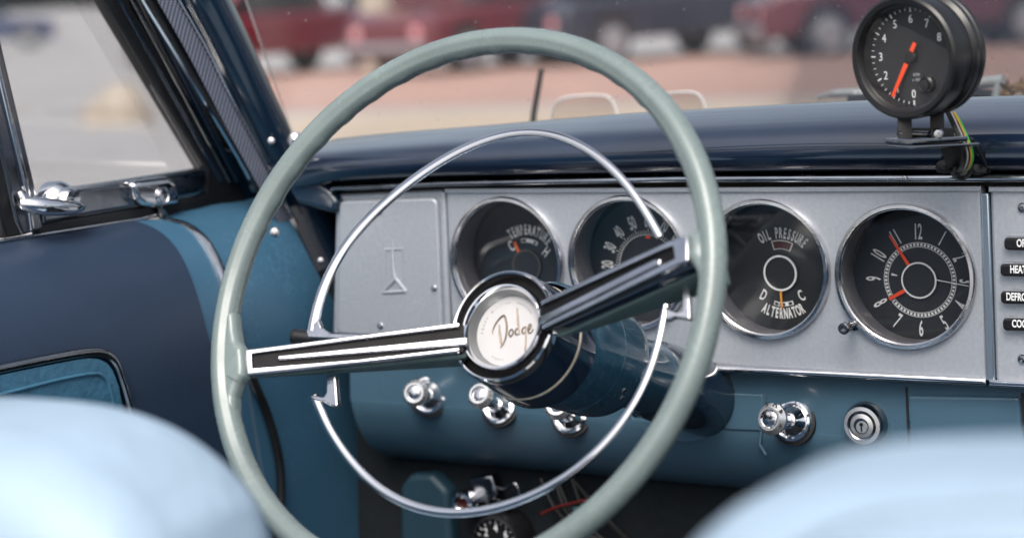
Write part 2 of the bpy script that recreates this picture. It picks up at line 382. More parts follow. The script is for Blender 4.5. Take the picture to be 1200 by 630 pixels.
# lips and trim above and below
strip = lambda pts, h0, h1, m, name, bev=.001: plate(name, D, [pxl(D, pts)], h0, h1, M[m], dash, bev=bev)
strip([(393, 219), (400, 216.5), (525, 210.5), (800, 204), (1155, 202), (1300, 202), (1300, 211), (1155, 212), (800, 212), (525, 217), (400, 222), (394, 224.5)], -.01, .012, 'trim_chrome', 'upper_trim', .003)
strip([(388, 224), (525, 214), (1300, 205), (1300, 222), (525, 226), (396, 232)], -.03, -.0145, 'blackm', 'shadow_gap')
strip([(523, 220.5), (1151, 217.5), (1151, 224), (523, 226)], .0005, .003, 'silver', 'panel_lip', .001)
strip([(1160, 218), (1300, 218), (1300, 225), (1160, 224.5)], .0015, .004, 'silver', 'panel_lip', .001)
strip([(532, 408), (845, 427), (1158, 442), (1158.5, 450.5), (845, 434.5), (532, 416)], -.012, .006, 'chrome', 'lower_trim', .0022)
strip([(1161, 443), (1312, 450), (1312, 459), (1161, 451.5)], -.012, .006, 'chrome', 'lower_trim', .0022)
for x, y in ((843, 208), (1067, 206.5)):
    a, b = D.px(x, y); screw('screw', D, a, b, .0022, M['chrome_old'], dash, .0125)

plate('corner_cover', D, [rr(pxl(D, [(330, 200), (372, 205), (392, 222), (402, 236), (398, 250), (386, 247), (352, 236)]), .006)], -.02, .008, M['navy'], dash, bev=.006, bseg=4)
# ---- gauges
def scale_ring(mb, g, R0, R1, n, a0, a1, w=.4, h=0):
    for i in range(n):
        a = a0+(a1-a0)*i/n; s = (a1-a0)/n*w
        quad(mb, g, a, a+s, R0, R1, h, 1)
    return mb
def gauge(i, label):
    x = GX[i]; zg = GZ[i]; name = 'clock' if i == 3 else ('speedometer' if i == 1 else 'gauge')
    g0 = D.at(x, zg)
    root = MB(); lathe(root, g0, [(GR+.0022, -.002), (GR+.0028, .003), (GR+.0014, .0062), (GR-.0012, .0066), (GR-.0026, .0048), (GR-.003, .001), (GR-.0012, -.004)], 96)
    root = root.build(name, M['chrome_old'], dash, label=label)
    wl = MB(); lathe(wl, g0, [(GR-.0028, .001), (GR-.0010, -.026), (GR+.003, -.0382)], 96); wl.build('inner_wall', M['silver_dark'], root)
    dp = -.038
    gd = D.at(x-.0018, zg-.0088, dp)
    mb = MB(); lathe(mb, gd, [(0, 0), (.03, 0), (.0602, 0)], 96); mb.build('dial_face', M['dial'], root)
    h = .0006
    r_c = .0152
    cr = MB(); lathe(cr, gd, [(r_c, .0), (r_c, .0025), (r_c-.0006, .003), (r_c-.0014, .003), (r_c-.0018, .0022), (r_c-.0018, .0018), (0, .0018)], 64)
    t = MB(); W = M['white']
    if i == 3:
        mb = MB(); lathe(mb, gd, [(r_c+.0001, .0026), (r_c, .0033), (r_c-.0013, .0033), (r_c-.0014, .0026)], 64); mb.build('centre_ring', W, root)
        scale_ring(t, gd, .0283, .0306, 60, 0, 360, .62, h)
        for R in (.0276, .0312): lathe(t, gd, [(R-.00025, h), (R+.00025, h)], 72)
        for k in range(1, 13):
            a = rad(90-30*k); put(t, gd, str(k), .0185, .0405*math.cos(a), .0405*math.sin(a), 0 if k in (12, 6) else (a-math.pi/2 if k in (10, 11, 12, 1, 2, 9, 3) and k not in (9, 3) else (a+math.pi/2 if k in (8, 7, 5, 4) else a-math.pi/2+ (math.pi/2 if 0 else 0))), .42, .0003, h)
        nd = MB(); bar(nd, gd, (-.0085, .0125), (-.0245, .037), .0028, .0018, .003); nd.build('hour_hand', M['red'], root)
        nd = MB(); bar(nd, gd, (-.012, -.0085), (-.0265, -.0165), .0032, .0026, .003); nd.build('minute_hand', M['red'], root)
        nd = MB(); bar(nd, gd, (.014, .001), (.046, -.004), .0007, .0007, .0034); nd.build('second_hand', W, root); nd = MB(); bar(nd, gd, (-.0185, .0035), (-.0235, .0045), .0006, .0018, .0034); nd.build('second_hand_tail', W, root)
    elif i == 2:
        mb = MB(); lathe(mb, gd, [(r_c+.0004, .0026), (r_c+.0002, .0033), (r_c-.0013, .0033), (r_c-.0015, .0026)], 64); mb.build('centre_ring', W, root)
        arc_text(t, gd, 'OIL PRESSURE', .0128, .0345, 121, 49, .40, bold=.0004, h=h)
        arc_text(t, gd, 'ALTERNATOR', .0126, .0352, 242, 301, .40, True, bold=.0004, h=h)
        for a, ch in ((229, 'D'), (313, 'C')):
            q = rad(a); put(t, gd, ch, .0135, .0262*math.cos(q), .0262*math.sin(q), q+math.pi/2+ (rad(12) if ch == 'D' else -rad(12)), .55, .0002, h)
        quad(t, gd, 107, 64, .0205, .0283, h, 14)
        mb = MB(); quad(mb, gd, 104.5, 66.5, .0212, .0276, h*2, 14); mb.build('warning_lamp', M['maroon'], root)
        quad(t, gd, 254, 292, .0255, .0292, h, 12)
        mb = MB()
        for a0, a1 in ((256, 263), (265, 270), (272, 276), (283, 290)): quad(mb, gd, a0, a1, .0262, .0285, h*2, 4)
        mb.build('scale_blocks', M['dial'], root)
        nd = MB(); bar(nd, gd, (0, -.016), (.0003, -.0305), .0018, .0014, .003); nd.build('needle', M['amber'], root)
    elif i == 0:
        mb = MB(); lathe(mb, gd, [(r_c, .003), (r_c-.0014, .003)], 64); mb.build('centre_ring', M['brown'], root)
        arc_text(t, gd, 'TEMPERATURE', .0128, .0335, 121, 44, .42, bold=.0004, h=h)
        for a, ch in ((133, 'C'), (33, 'H')):
            q = rad(a); put(t, gd, ch, .0140, .0245*math.cos(q), .0245*math.sin(q), q-math.pi/2-(rad(15) if ch == 'C' else -rad(15)), .55, .0002, h)
        quad(t, gd, 104, 60, .0215, .0252, h, 12)
        mb = MB()
        for a0, a1 in ((102, 90), (70, 63)): quad(mb, gd, a0, a1, .0222, .0245, h*2, 4)
        mb.build('scale_blocks', M['dial'], root)
        nd = MB(); bar(nd, gd, (-.0075, .0128), (-.0118, .0222), .0028, .0022, .003); nd.build('needle', M['orange'], root)
        cr.v = [] ; cr.f = []; lathe(cr, gd, [(r_c, 0), (r_c, .0028), (0, .0028)], 48)
    else:
        ang = lambda v: 87+(60-v)*2.3
        for v in range(10, 121, 10):
            a = rad(ang(v)); put(t, gd, str(v), .0165, .0415*math.cos(a), .0415*math.sin(a), a-math.pi/2, .45, .0004, h)
        for v in range(10, 121, 2):
            a = ang(v); big = v % 10 == 0
            quad(t, gd, a-.5, a+.5, .0295, .0345 if big else .0325, h, 1)
        quad(t, gd, ang(10), ang(120), .0284, .0290, h, 60)
        mb = MB(); quad(mb, gd, 92, 82, .0255, .0280, h*2, 5); mb.build('warning_lamp', M['red'], root)
        nd = MB(); bar(nd, gd, (-.006, -.012), (-.018, -.036), .0018, .0012, .003); nd.build('needle', M['orange'], root)
    cr.build('centre_cap', M['dial'], root)
    t.build('lettering', W, root)
    gl = MB(); lathe(gl, D.at(x, zg, -.0015), [(0, 0), (.03, 0), (GR-.003, 0)], 64); gl.build('glass', M['dialglass'], root)
gauge(0, 'temperature gauge behind the steering wheel hub, needle at cold')
gauge(1, 'speedometer partly hidden behind the wheel spoke')
gauge(2, 'oil pressure and alternator gauge beside the wheel rim')
gauge(3, 'round clock with red hands at the right end of the gauges')
# reset peg beside the clock
pg = MB(); a, b = D.px(1002, 379)
lathe(pg, D.at(a, b), [(.0055, 0), (.0055, .002), (.0032, .003), (.003, .017), (.0048, .018), (.0048, .025), (.004, .026), (.0024, .026), (.0022, .022), (0, .022)], 24)
pg.build('reset_peg', M['chrome_dark'], dash)

# heater push buttons
for x0, y0, tx, word in ((1180, 284, 1191.5, 'OFF'), (1175.5, 314.5, 1184, 'HEAT'), (1176, 346.5, 1179.5, 'DEFROST'), (1178.5, 378, 1186, 'COOL')):
    ol = rr(pxl(D, [(x0, y0-7), (x0+42, y0-6.4), (x0+42.5, y0+8), (x0+.5, y0+7)]), .003)
    c = (sum(p[0] for p in ol)/len(ol), sum(p[1] for p in ol)/len(ol))
    big = [(c[0]+(p[0]-c[0])*1.06, c[1]+(p[1]-c[1])*1.22) for p in ol]
    fr_ = plate('heater_button', D, [big], .001, .004, M['chrome_old'], dash, bev=.001, label='black %s push button of the heater' % word)
    plate('button_face', D, [ol], .002, .0085, M['black'], fr_, bev=.0015)
    vs, fs = textmesh(word, .0085, .62, .0002); w = max(p.x for p in vs)-min(p.x for p in vs)
    a, b = D.px(tx, y0+.6, .0086); tb = MB(); put(tb, D, word, .0085, a+w/2, b, 0, .62, .0002, .0088); tb.build('lettering', M['white'], fr_)
for x, y in ((1199, 243), (1199, 420)):
    a, b = D.px(x, y); screw('screw', D, a, b, .004, M['chrome_dark'], hp, .001)

# ---- lower blue panel, rolled under
L = Frame((0, YD+.012, 0), (1, 0, 0), (0, 0, 1), (0, -1, 0))
hole = [L.px(*p) for p in [(v.x, v.y) for v in ccr([V(p+(0,)) for p in ((742, 420), (770, 404), (800, 402), (832, 415), (850, 440), (853, 468), (843, 495), (820, 513), (790, 514), (755, 502), (728, 470), (726, 440))], 5, True)]]
zb = L.px(850, 508)[1]
xl, xr = L.px(408, 440)[0], L.px(1320, 480)[0]
low = plate('lower_panel', L, [[(xl, zb+.005), (xr, zb+.005), (xr, zc-.058), (xl+.005, zc-.058)], hole], -.004, 0, M['blue'], dash, bev=.001)
rows = []
prof = [(-.0008, .006), (-.0006, .001), (.0025, -.010), (.009, -.026), (.022, -.044), (.045, -.060), (.09, -.070), (.2, -.075)]
for x in (xl+.002, xl+.03, (xl+xr)/2, xr): rows.append([V((x, YD+.0125+p, zb+q)) for p, q in prof])
mb = MB(); thick(mb, rows, V((0, .004, .002))); mb.build('rolled_edge', M['blue'], dash, sharp=60)
# stepped face right of the column, seams and side panel
plate('stepped_face', L, [rr(pxl(L, [(848, 459), (895, 461), (899, 505), (849, 503)]), .002)], -.002, .002, M['blue'], low, bev=.0018)
plate('side_panel', L, [rr(pxl(L, [(1065, 462), (1196, 464), (1202, 575), (1069, 560)]), .003)], -.002, .0035, M['blue'], low, bev=.0025)
seam = MB(); bar(seam, L, L.px(1062.5, 453), L.px(1067, 560), .0018, .0018, .0009); seam.build('seam', M['blackm'], low); seam = MB(); bar(seam, L, L.px(1199.5, 460), L.px(1206, 580), .004, .004, .0009); seam.build('seam', M['blackm'], low)
cr_ = MB(); tube(cr_, [L.w(*L.px(x, y), .001) for x, y in ((897, 462), (893, 500), (891, 520), (898, 532))], .0014, 8); cr_.build('pressed_ridge', M['blue'], low)
for x, y, r, s in ((891, 548, .004, 'chrome_old'), (716, 584, .005, 'chrome_old')):
    p = on_y(x, y, YD+.05); screw('screw', Frame(p, (1, 0, 0), (0, 0, 1), (0, -1, 0)), 0, 0, r, M[s], dash)

# ---- knobs
def knob(px, hx, R, r, label, letters=None):
    b0 = on_y(*px, YD+.012); t0 = on_plane(*hx, b0+V((0, -.042, 0)), V((0, 1, 0)))
    n = (t0-b0).normalized(); u = V((1, 0, 0)); u = (u-n*u.dot(n)).normalized(); v = n.cross(u); ln = (t0-b0).length
    k = Frame(b0, u, v, n)
    mb = MB(); lathe(mb, k, [(R, -.004), (R, .002), (R*.93, .004), (R*.82, .0045), (R*.74, .0035), (R*.5, .009), (R*.42, .012), (R*.36, .012), (R*.34, ln-.014), (r*.7, ln-.012), (r*.98, ln-.008), (r, ln-.005), (r*.72, ln), (r*.6, ln), (r*.52, ln-.0012), (0, ln-.0018)], 40)
    o = mb.build('pull_knob', M['chrome'], dash, label=label)
    fc = MB(); lathe(fc, k, [(r*.995, ln-.0048), (r*.73, ln+.0003), (r*.6, ln+.0003)], 40); fc.build('knob_face', M['chrome_face'], o)
    cp = MB(); lathe(cp, k, [(r*.50, ln-.0010), (r*.40, ln-.0002), (0, ln-.0002)], 32); cp.build('knob_cap', M['chrome_old'], o)
    bz = MB(); lathe(bz, k, [(R*1.12, -.003), (R*1.12, .0008), (R*1.0, .0012)], 40); bz.build('knob_bezel', M['blackm'], o)
    t = MB()
    if letters:
        for i, ch in enumerate('TOP'):
            a = rad(105-i*36); put(t, k, ch, .0066, r*.85*math.cos(a), r*.85*math.sin(a), a-math.pi/2, .8, .0003, ln-.0012)
        a = rad(-25); bar(t, k, (r*.70*math.cos(a), r*.70*math.sin(a)), (r*.98*math.cos(a), r*.98*math.sin(a)), .0045, .0006, ln-.0010)
    else:
        for i in range(18):
            a = i*math.pi/9; bar(t, k, (r*.80*math.cos(a), r*.80*math.sin(a)), (r*.95*math.cos(a), r*.95*math.sin(a)), .0005, .0007, ln-.0014)
    t.build('knob_lettering' if letters else 'knob_grooves', M['blackm'], o)
knob((930, 493), (901, 490.5), .0185, .0135, 'chrome knob marked TOP right of the steering column', True)
knob((503, 463), (485, 460), .0185, .0125, 'chrome knob at the far left under the gauges')
knob((586, 478), (561, 461), .0165, .0125, 'chrome knob tucked under the wheel hub')
knob((669, 489), (652, 474), .0165, .0125, 'chrome knob half hidden below the steering column')
kf = Frame(on_y(1016, 495, YD+.012), (1, 0, 0), (0, 0, 1), (0, -1, 0))
mb = MB(); lathe(mb, kf, [(.0185, -.003), (.0185, .004), (.0172, .009), (.016, .0112), (.0125, .0118), (.0115, .011), (.0112, .0095), (.0105, .0095), (.0102, .0115), (.0065, .0125), (.006, .0118), (0, .0122)], 48)
lock = mb.build('ignition_lock', M['chrome_dark'], dash, label='round ignition lock with keyhole beside the TOP knob')
mb = MB(); lathe(mb, kf, [(.0158, .0114), (.0127, .0121)], 48); lathe(mb, kf, [(.0100, .0117), (.0066, .0128)], 48); mb.build('lock_face', M['chrome_face'], lock)
mb = MB(); lathe(mb, kf.at(.0005, -.001, .0123), [(.0052, 0), (.0048, .0012), (0, .0013)], 28); mb.build('lock_barrel', M['chrome_face'], lock)
mb = MB(); bar(mb, kf, (.0005, -.0045), (.0005, .002), .0012, .0012, .0142); lathe(mb, kf.at(.0005, .0015, .0141), [(.0017, 0), (0, .0001)], 14); mb.build('keyhole', M['blackm'], lock)

# ---- padded top
def poly_at(pts, y): return [on_y(px, py, y) for px, py in pts]
def zi(poly, x):
    for a, b in zip(poly, poly[1:]):
        if a.x <= x <= b.x: t = (x-a.x)/(b.x-a.x); return a.z+(b.z-a.z)*t
    return poly[0].z if x < poly[0].x else poly[-1].z
top = poly_at([(330, 178), (387, 165), (450, 158.5), (520, 153), (565, 149.5), (621, 144.5), (723, 136), (820, 130.5), (920, 125), (1000, 121), (1200, 115), (1500, 108)], YD+.055)
bot = poly_at([(320, 226), (385, 215), (400, 212), (525, 206.5), (800, 201.5), (980, 199.5), (1200, 199.5), (1500, 200)], YD-.006)
rows = []
x0, x1 = -1.262, max(.35, 0)
for i in range(61):
    x = x0+(x1-x0)*i/60; zt, z0 = zi(top, x), zi(bot, x); h = zt-z0
    if x < -1.19: h *= 1
    pr = [(.03, -.004), (-.004, -.002), (-.012, .0), (-.018, .10), (-.023, .25), (-.0245, .4), (-.0225, .55), (-.018, .66), (-.010, .745), (.002, .81), (.018, .875), (.036, .94), (.055, 1.0)]
    k = min(1, max(.35, (x-x0)/.10))
    rows.append([V((x, YD+(d*k if d < 0 else d), z0+h*q)) for d, q in pr]+[V((x, YD+d, zt-q)) for d, q in ((.068, -.0012), (.082, -.0005), (.10, .003), (.16, .013), (.30, .036), (.42, .058))])
mb = MB(); mb.grid(rows); mb.build('padded_top', M['pad'], dash, sharp=70)

# ================================================================== STEERING WHEEL
WC = V((-.7924, 1.1921, -.2217)); el = .4741
WN = V((0, -math.cos(el), math.sin(el))); WF = Frame(WC, (1, 0, 0), (0, math.sin(el), math.cos(el)), WN)
R0 = .2005
wheel = thing('steering_wheel', 'grey-green steering wheel with two chrome spokes and a chrome horn ring', 'steering wheel', WC)
# rim, oval section with a shallow step on the driver's side and finger grips on the back
N = 256; rows = []
for i in range(N):
    a = 2*math.pi*i/N; c, s = math.cos(a), math.sin(a); row = []
    up = max(0, math.sin(a))
    gr = .0007*max(0, math.sin(a*44))*(1 if (rad(20) < a < rad(165)) else .15)
    for j in range(28):
        q = 2*math.pi*j/28; cr, ch = math.cos(q), math.sin(q)       # cr: outward, ch: towards driver
        r_ = .0091; k = 1.0
        if ch > 0: k -= .10*math.exp(-((q-rad(118))/.16)**2)          # groove line on the face
        if cr < -.3 and ch < .3: k += gr/r_
        row.append(WF.w((R0+r_*cr*k*1.02)*c, (R0+r_*cr*k*1.02)*s, r_*ch*k*1.12))
    rows.append(row)
mb = MB(); mb.grid(rows, cu=True, cv=True); rimo = mb.build('rim', M['rim'], wheel, sharp=0)
HH = -.0725
hub_uv = WF.px(590.5, 383, HH)
H = WF.at(hub_uv[0], hub_uv[1], HH)
def spoke_frame(edge_px, hE):
    pe = WF.w(*WF.px(*edge_px, hE), hE); ph = H.o + H.n*(-.001); d = (ph-pe)
    if d.x < 0: d = -d
    u = d.normalized(); vv = WF.v - u*WF.v.dot(u); vv.normalize(); n = u.cross(vv)
    return Frame(pe, u, vv, n)
SL = spoke_frame((289, 426), .000); SR = spoke_frame((803, 294), .000)
def body(name, fr, q, d0, d1, m, parent, back=1.0, off=0.0, pull=0.0):
    """tapered block: q four picture corners (outer top, hub top, hub bottom, outer bottom); depth d0 outside, d1 at the hub"""
    f = [V((*fr.px(x, y),)) for x, y in q]; mb = MB()
    ax = [d0, d1, d1, d0]; cc = sum(f, V((0, 0)))/4
    fb = [f[0].lerp(f[1], pull), f[1], f[2], f[3].lerp(f[2], pull)]
    vs = [fr.w(p.x, p.y, off) for p in f]+[fr.w(p.x, cc.y+(p.y-cc.y)*back, -d) for p, d in zip(fb, ax)]
    mb.add(vs, [[0, 1, 2, 3], [7, 6, 5, 4], [0, 4, 5, 1], [1, 5, 6, 2], [2, 6, 7, 3], [3, 7, 4, 0]])
    return mb.build(name, m, parent, bevel=.002, seg=3)
def spoke(fr, outl, hole, barp, q, qb, label, d, pull, inl, skip):
    o = frame_plate('spoke', fr, pxl(fr, outl), pxl(fr, hole), -.004, .0025, M['spoke_chrome'], wheel, bev=.0011, label=label, skip=skip)
    plate('black_inlay', fr, [pxl(fr, inl)], -.0045, -.0008, M['inlay'], o)
    plate('centre_bar', fr, [rr(pxl(fr, barp), .001)], -.002, .0022, M['spoke_chrome'], o, bev=.0014, bseg=3)
    body('spoke_body', fr, q, d[0], d[1], M['navy'], o, .93, -.0042, pull)
    body('spoke_back', fr, qb, d[2], d[3], M['rimdark'], o, .85, -d[0]*.8, pull*1.3)
spoke(SL, [(288, 410.5), (420, 394), (538, 378.7), (538, 412.7), (420, 426), (290, 440)], [(296, 415), (420, 398.5), (538, 384), (538, 407.5), (420, 421.5), (296.5, 432)],
      [(326, 417), (548, 395), (548, 404.5), (326, 422.5)], [(289, 411), (541, 378.5), (541, 412.5), (290, 440)], [(289, 414), (546, 386), (546, 416), (290, 440)], 'chrome-framed spoke on the window side of the wheel', (.009, .028, .013, .042), 0,
      [(290, 412), (420, 396), (543, 380), (543, 411), (420, 424), (291, 438)], 2)
spoke(SR, [(636.5, 352.8), (793, 281), (808, 277.5), (808.5, 306.5), (796, 310.5), (638, 386.2)], [(637, 358), (782, 292), (791, 289), (793, 304), (786, 307.5), (638.5, 380.5)],
      [(632, 372.5), (770, 304), (776, 304.5), (775, 311), (632, 382)], [(636, 355), (805, 279), (807, 308), (638, 386)], [(634, 364), (796, 284), (800, 312), (634, 390)], 'chrome-framed spoke rising towards the speedometer', (.017, .030, .026, .046), .13,
      [(632, 357), (793, 283), (806, 279), (806, 305), (796, 308), (633, 386)], 5)
# grey-green roots joining the spokes to the rim
def root_piece(pts, r):
    plate('rim_root', WF, [rr(pxl(WF, pts), r, 6)], -.0078, .0072, M['rim'], rimo, bev=.0055, bseg=5, sharp=0)
root_piece([(262, 366), (279, 366), (280.5, 388), (283, 401), (289, 409), (290, 418), (291, 434), (290, 442), (284, 450), (279, 466), (279, 488), (262, 488), (258, 450), (257, 410)], .004)
root_piece([(822, 240), (826, 262), (820, 271), (812, 275.5), (808, 279), (808.5, 304), (812, 309), (818, 318), (822, 334), (824, 352), (838, 352), (838, 300), (834, 240)], .004)
ck = MB()
for P in (((266, 440), (271, 443), (278, 447)),):
    tube(ck, ccr([WF.w(*WF.px(x, y, .0102), .0102) for x, y in P], 4), (.00025), 6)
ck.build('hairline_crack', M['blackm'], rimo)
# hub
def hang(x, y): a, b = H.px(x, y, .003); return math.atan2(b, a)
aLT, aLB, aRT, aRB = hang(534, 380.5), hang(534.5, 412), hang(637, 353), hang(638.5, 385.5)
rp = [(.0428, -.006), (.0434, .0005), (.0428, .0030), (.0416, .0040), (.0404, .0034), (.0398, .001), (.0396, -.006)]
mb = MB(); lathe(mb, H, rp, 60, (aRT, aLT % (2*math.pi))); hub = mb.build('hub_ring', M['chrome'], wheel)
mb = MB(); lathe(mb, H, rp, 60, (aLB % (2*math.pi), aRB % (2*math.pi)+(2*math.pi if aRB % (2*math.pi) < aLB % (2*math.pi) else 0))); mb.build('hub_ring', M['chrome'], wheel)
mb = MB(); lathe(mb, H, [(.0426, -.0062), (.0400, -.0058), (.0330, -.0058)], 96); mb.build('black_groove', M['inlay'], hub)
hb = H.at(.0008, -.0012, 0)
mb = MB(); lathe(mb, hb, [(.0338, -.006), (.0336, .004), (.0324, .0064), (.0312, .0062), (.0302, .0046), (.0294, .003)], 96); bz = mb.build('emblem_bezel', M['chrome'], wheel)
mb = MB(); lathe(mb, hb, [(.0268, -.0057), (0, -.0058)], 96); emb = mb.build('emblem', M['ivory'], wheel, label='round white horn emblem with the script Dodge', sharp=25)
mb = MB(); lathe(mb, hb, [(.0303, .0045), (.0274, -.005), (.0266, -.0058)], 96); mb.build('dish_wall', M['dishgrey'], emb)
EF = hb.at(0, 0, -.0057)
Z = lambda x, y: EF.w(*EF.px(545+x/5.25, 325+y/5.25), .0004)
t = MB()
def stroke(pts, w0, w1): 
    P = ccr([Z(*p) for p in pts], 5); n = len(P)
    tube(t, P, [w0+(w1-w0)*math.sin(math.pi*i/(n-1)) for i in range(n)], 8)
stroke([(170, 347), (172, 325), (190, 285), (215, 252), (240, 234), (250, 252), (258, 300), (252, 365), (236, 410), (218, 432)], .0004, .00075)
stroke([(212, 290), (214, 340), (222, 395), (226, 425)], .0004, .00080)
stroke([(290, 318), (276, 328), (272, 350), (280, 362), (292, 352), (298, 332), (290, 318)], .0005, .0006)
stroke([(330, 312), (316, 318), (310, 340), (318, 352), (330, 345)], .0004, .0006)
stroke([(322, 188), (325, 240), (329, 300), (336, 350)], .0004, .0007)
stroke([(372, 305), (358, 312), (352, 332), (360, 345), (372, 335)], .0004, .0006)
stroke([(374, 300), (375, 340), (375, 400), (370, 455)], .0006, .0005)
stroke([(388, 330), (404, 312), (408, 292), (398, 290), (390, 312), (392, 336), (404, 342), (422, 318)], .0004, .0006)
t.build('script_lettering', M['gold'], emb)
t = MB()
arc_text(t, EF, 'DODGE', .0024, .0222, 186, 156, .8, h=.0003); arc_text(t, EF, 'DIVISION', .0022, .0222, 140, 100, .8, h=.0003)
arc_text(t, EF, 'CHRYSLER', .0022, .0222, 82, 42, .8, h=.0003); arc_text(t, EF, 'CORP', .0022, .0222, 246, 270, .8, True, h=.0003)
t.build('rim_lettering', M['fainter'], emb)
# hub shell behind the chrome ring
mb = MB(); lathe(mb, H, [(.0425, -.002), (.0437, -.012), (.0449, -.030), (.0450, -.0345), (.0440, -.0355)], 80); mb.build('hub_shell', M['navy'], wheel)
mb = MB(); lathe(mb, H, [(.0446, -.0345), (.0456, -.0355), (.0456, -.0370), (.0446, -.0378)], 80); mb.build('hub_seam', M['cream'], wheel)
# horn ring (chrome band, two arcs, with end brackets)
HR = -.036
hring = WF.at(0, 0, HR)
def band(pts, w):
    P = ccr([V(WF.w(*WF.px(x, y, HR), HR)) for x, y in pts], 10)
    for _ in range(260): P = [P[0]]+[(P[k-1]+P[k]*2+P[k+1])/4 for k in range(1, len(P)-1)]+[P[-1]]
    n = len(P); ww = [w(i/(n-1)) for i in range(n)]
    pr = [(1, -.2), (.9, .12), (.55, .30), (.2, .44), (0, .48), (-.2, .44), (-.55, .30), (-.9, .12), (-1, -.2), (-.7, -.42), (.7, -.42)]
    mb = MB(); tube(mb, P, ww, prof=pr, up=WN); return mb
b1 = band([(365.5, 388), (366, 376), (371, 351), (384, 315), (403, 281), (431, 253), (478, 208), (532, 171), (580, 154), (620, 148.2), (652, 151.5), (688, 167), (728, 198), (754, 235), (773, 278)], lambda t: .0053-.0022*min(1, t*1.25))
hr = b1.build('horn_ring', M['chrome'], wheel, sharp=50, label='slim chrome horn ring inside the rim')
b2 = band([(368, 464), (374, 490), (394, 525), (424, 560), (447, 580.5), (484, 602), (533, 609.5), (585, 603.5), (650, 574), (688, 547), (727, 504), (751, 468), (766, 432), (777, 386), (779.5, 357)], lambda t: .0038-.0011*t)
b2.build('horn_ring_arc', M['chrome'], hr, sharp=50)
hp_ = lambda nm, pts: plate(nm, hring, [rr(pxl(hring, pts), .0008, 3)], -.0035, .002, M['chrome_old'], hr, bev=.001)
hp_('bracket', [(363, 466), (369, 463), (381, 465), (384, 460), (384, 440), (394.5, 440), (397, 476), (389, 476), (381, 471), (372, 470)])
hp_('bracket', [(360, 388), (374, 374), (378, 384), (388, 391), (432, 392), (432, 399), (362, 396)])
hp_('bracket', [(779, 357), (784, 362), (794, 366), (801, 364), (800, 328), (809, 326), (810, 375), (792, 372), (782, 376)])

# ================================================================== STEERING COLUMN
colm = thing('steering_column', 'dark blue steering column running from the wheel hub into the dashboard', 'steering column', tuple(H.w(0, 0, -.2)))
ca = (H.o-on_x(804, 458, H.o.x)); ca.normalize(); cu_ = V((1, 0, 0)); C2 = Frame(H.o, cu_, ca.cross(cu_), ca)
mb = MB(); lathe(mb, H, [(.0440, -.0378), (.0452, -.039), (.0462, -.058), (.0455, -.0605)], 80); mb.build('collar', M['navy'], colm)
mb = MB(); lathe(mb, C2, [(.0440, -.0550), (.0462, -.0600), (.0470, -.080), (.0472, -.1035), (.0468, -.104)], 80); mb.build('housing', M['column'], colm)
mb = MB(); lathe(mb, C2, [(.0466, -.104), (.0472, -.1045), (.0470, -.135), (.0458, -.146), (.042, -.153), (.034, -.156), (.028, -.157)], 80); mb.build('housing_end', M['column'], colm)
mb = MB(); lathe(mb, C2, [(.0290, -.150), (.0300, -.20), (.031, -.30), (.031, -.42)], 64); mb.build('column_tube', M['column'], colm)
mb = MB(); lathe(mb, C2, [(.0285, -.228), (.0315, -.234), (.0335, -.247), (.0342, -.27), (.0342, -.33), (.033, -.40)], 64); mb.build('column_collar', M['navy'], colm)
lv = MB(); lo = H.o+H.n*(-.085)
pE = WF.w(*WF.px(343, 394, -.06), -.06)
pm = WF.w(*WF.px(450, 404, -.075), -.075)
tube(lv, [lo+V((-.03, 0, 0)), pm, pE.lerp(pm, .45)], .004, 12)
lv.build('signal_lever', M['chrome_dark'], colm)
lv = MB(); tube(lv, ccr([pE.lerp(pm, .5), pE.lerp(pm, .2), pE], 6), [.0062]*12+[.0055], 14); lv.build('lever_tip', M['rubber'], colm)
for ang, k in ((-33, -.122), (-41, -.128)):
    a_ = rad(ang); q = C2.w(.0470*math.cos(a_), .0470*math.sin(a_), k); nn = (C2.u*math.cos(a_)+C2.v*math.sin(a_))
    fr_ = Frame(q, nn.cross(C2.n), C2.n, nn); screw('rivet', fr_, 0, 0, .0022, M['chrome_dark'], colm)

# ================================================================== TACHOMETER
tn = V((-math.sin(rad(13)), -math.cos(rad(13)), -.03)).normalized(); tu = V((0, 0, 1)).cross(-tn)*-1
tu = tn.cross(V((0, 0, -1))).normalized(); tv = tn.cross(tu); 
tu = V((math.cos(rad(13)), -math.sin(rad(13)), 0)); tu = (tu-tn*tu.dot(tn)).normalized(); tv = tn.cross(tu)
tc0 = ray(1058.5, 68)*1.50
T = Frame(tc0, tu, tv, tn)
tach = thing('tachometer', 'black round tachometer with red needle on a bracket above the dashboard', 'tachometer', tuple(tc0))
RT_ = .0457
mb = MB(); lathe(mb, T, [(RT_-.0098, -.0125), (RT_-.0088, -.004), (RT_-.0080, -.0012), (RT_-.0060, .0016), (RT_-.0025, .0022), (RT_-.0006, .0006), (RT_, -.004), (RT_, -.013), (RT_-.0016, -.0145)], 96); mb.build('bezel', M['tachblack'], tach)
mb = MB(); lathe(mb, T, [(RT_-.003, -.0140), (RT_-.0024, -.018), (RT_-.0024, -.0235), (RT_-.0006, -.0252), (RT_+.0004, -.0262), (RT_+.0004, -.0305), (RT_-.0012, -.0315), (RT_-.0012, -.033), (RT_+.0002, -.034), (RT_+.0002, -.038), (RT_-.003, -.041), (.02, -.043), (0, -.043)], 96); mb.build('housing', M['tachblack'], tach)
td = T.at(0, 0, -.0120)
mb = MB(); lathe(mb, td, [(0, 0), (.02, 0), (RT_-.0090, 0)], 80); face = mb.build('dial_face', M['dial'], tach)
t = MB(); h = .0004
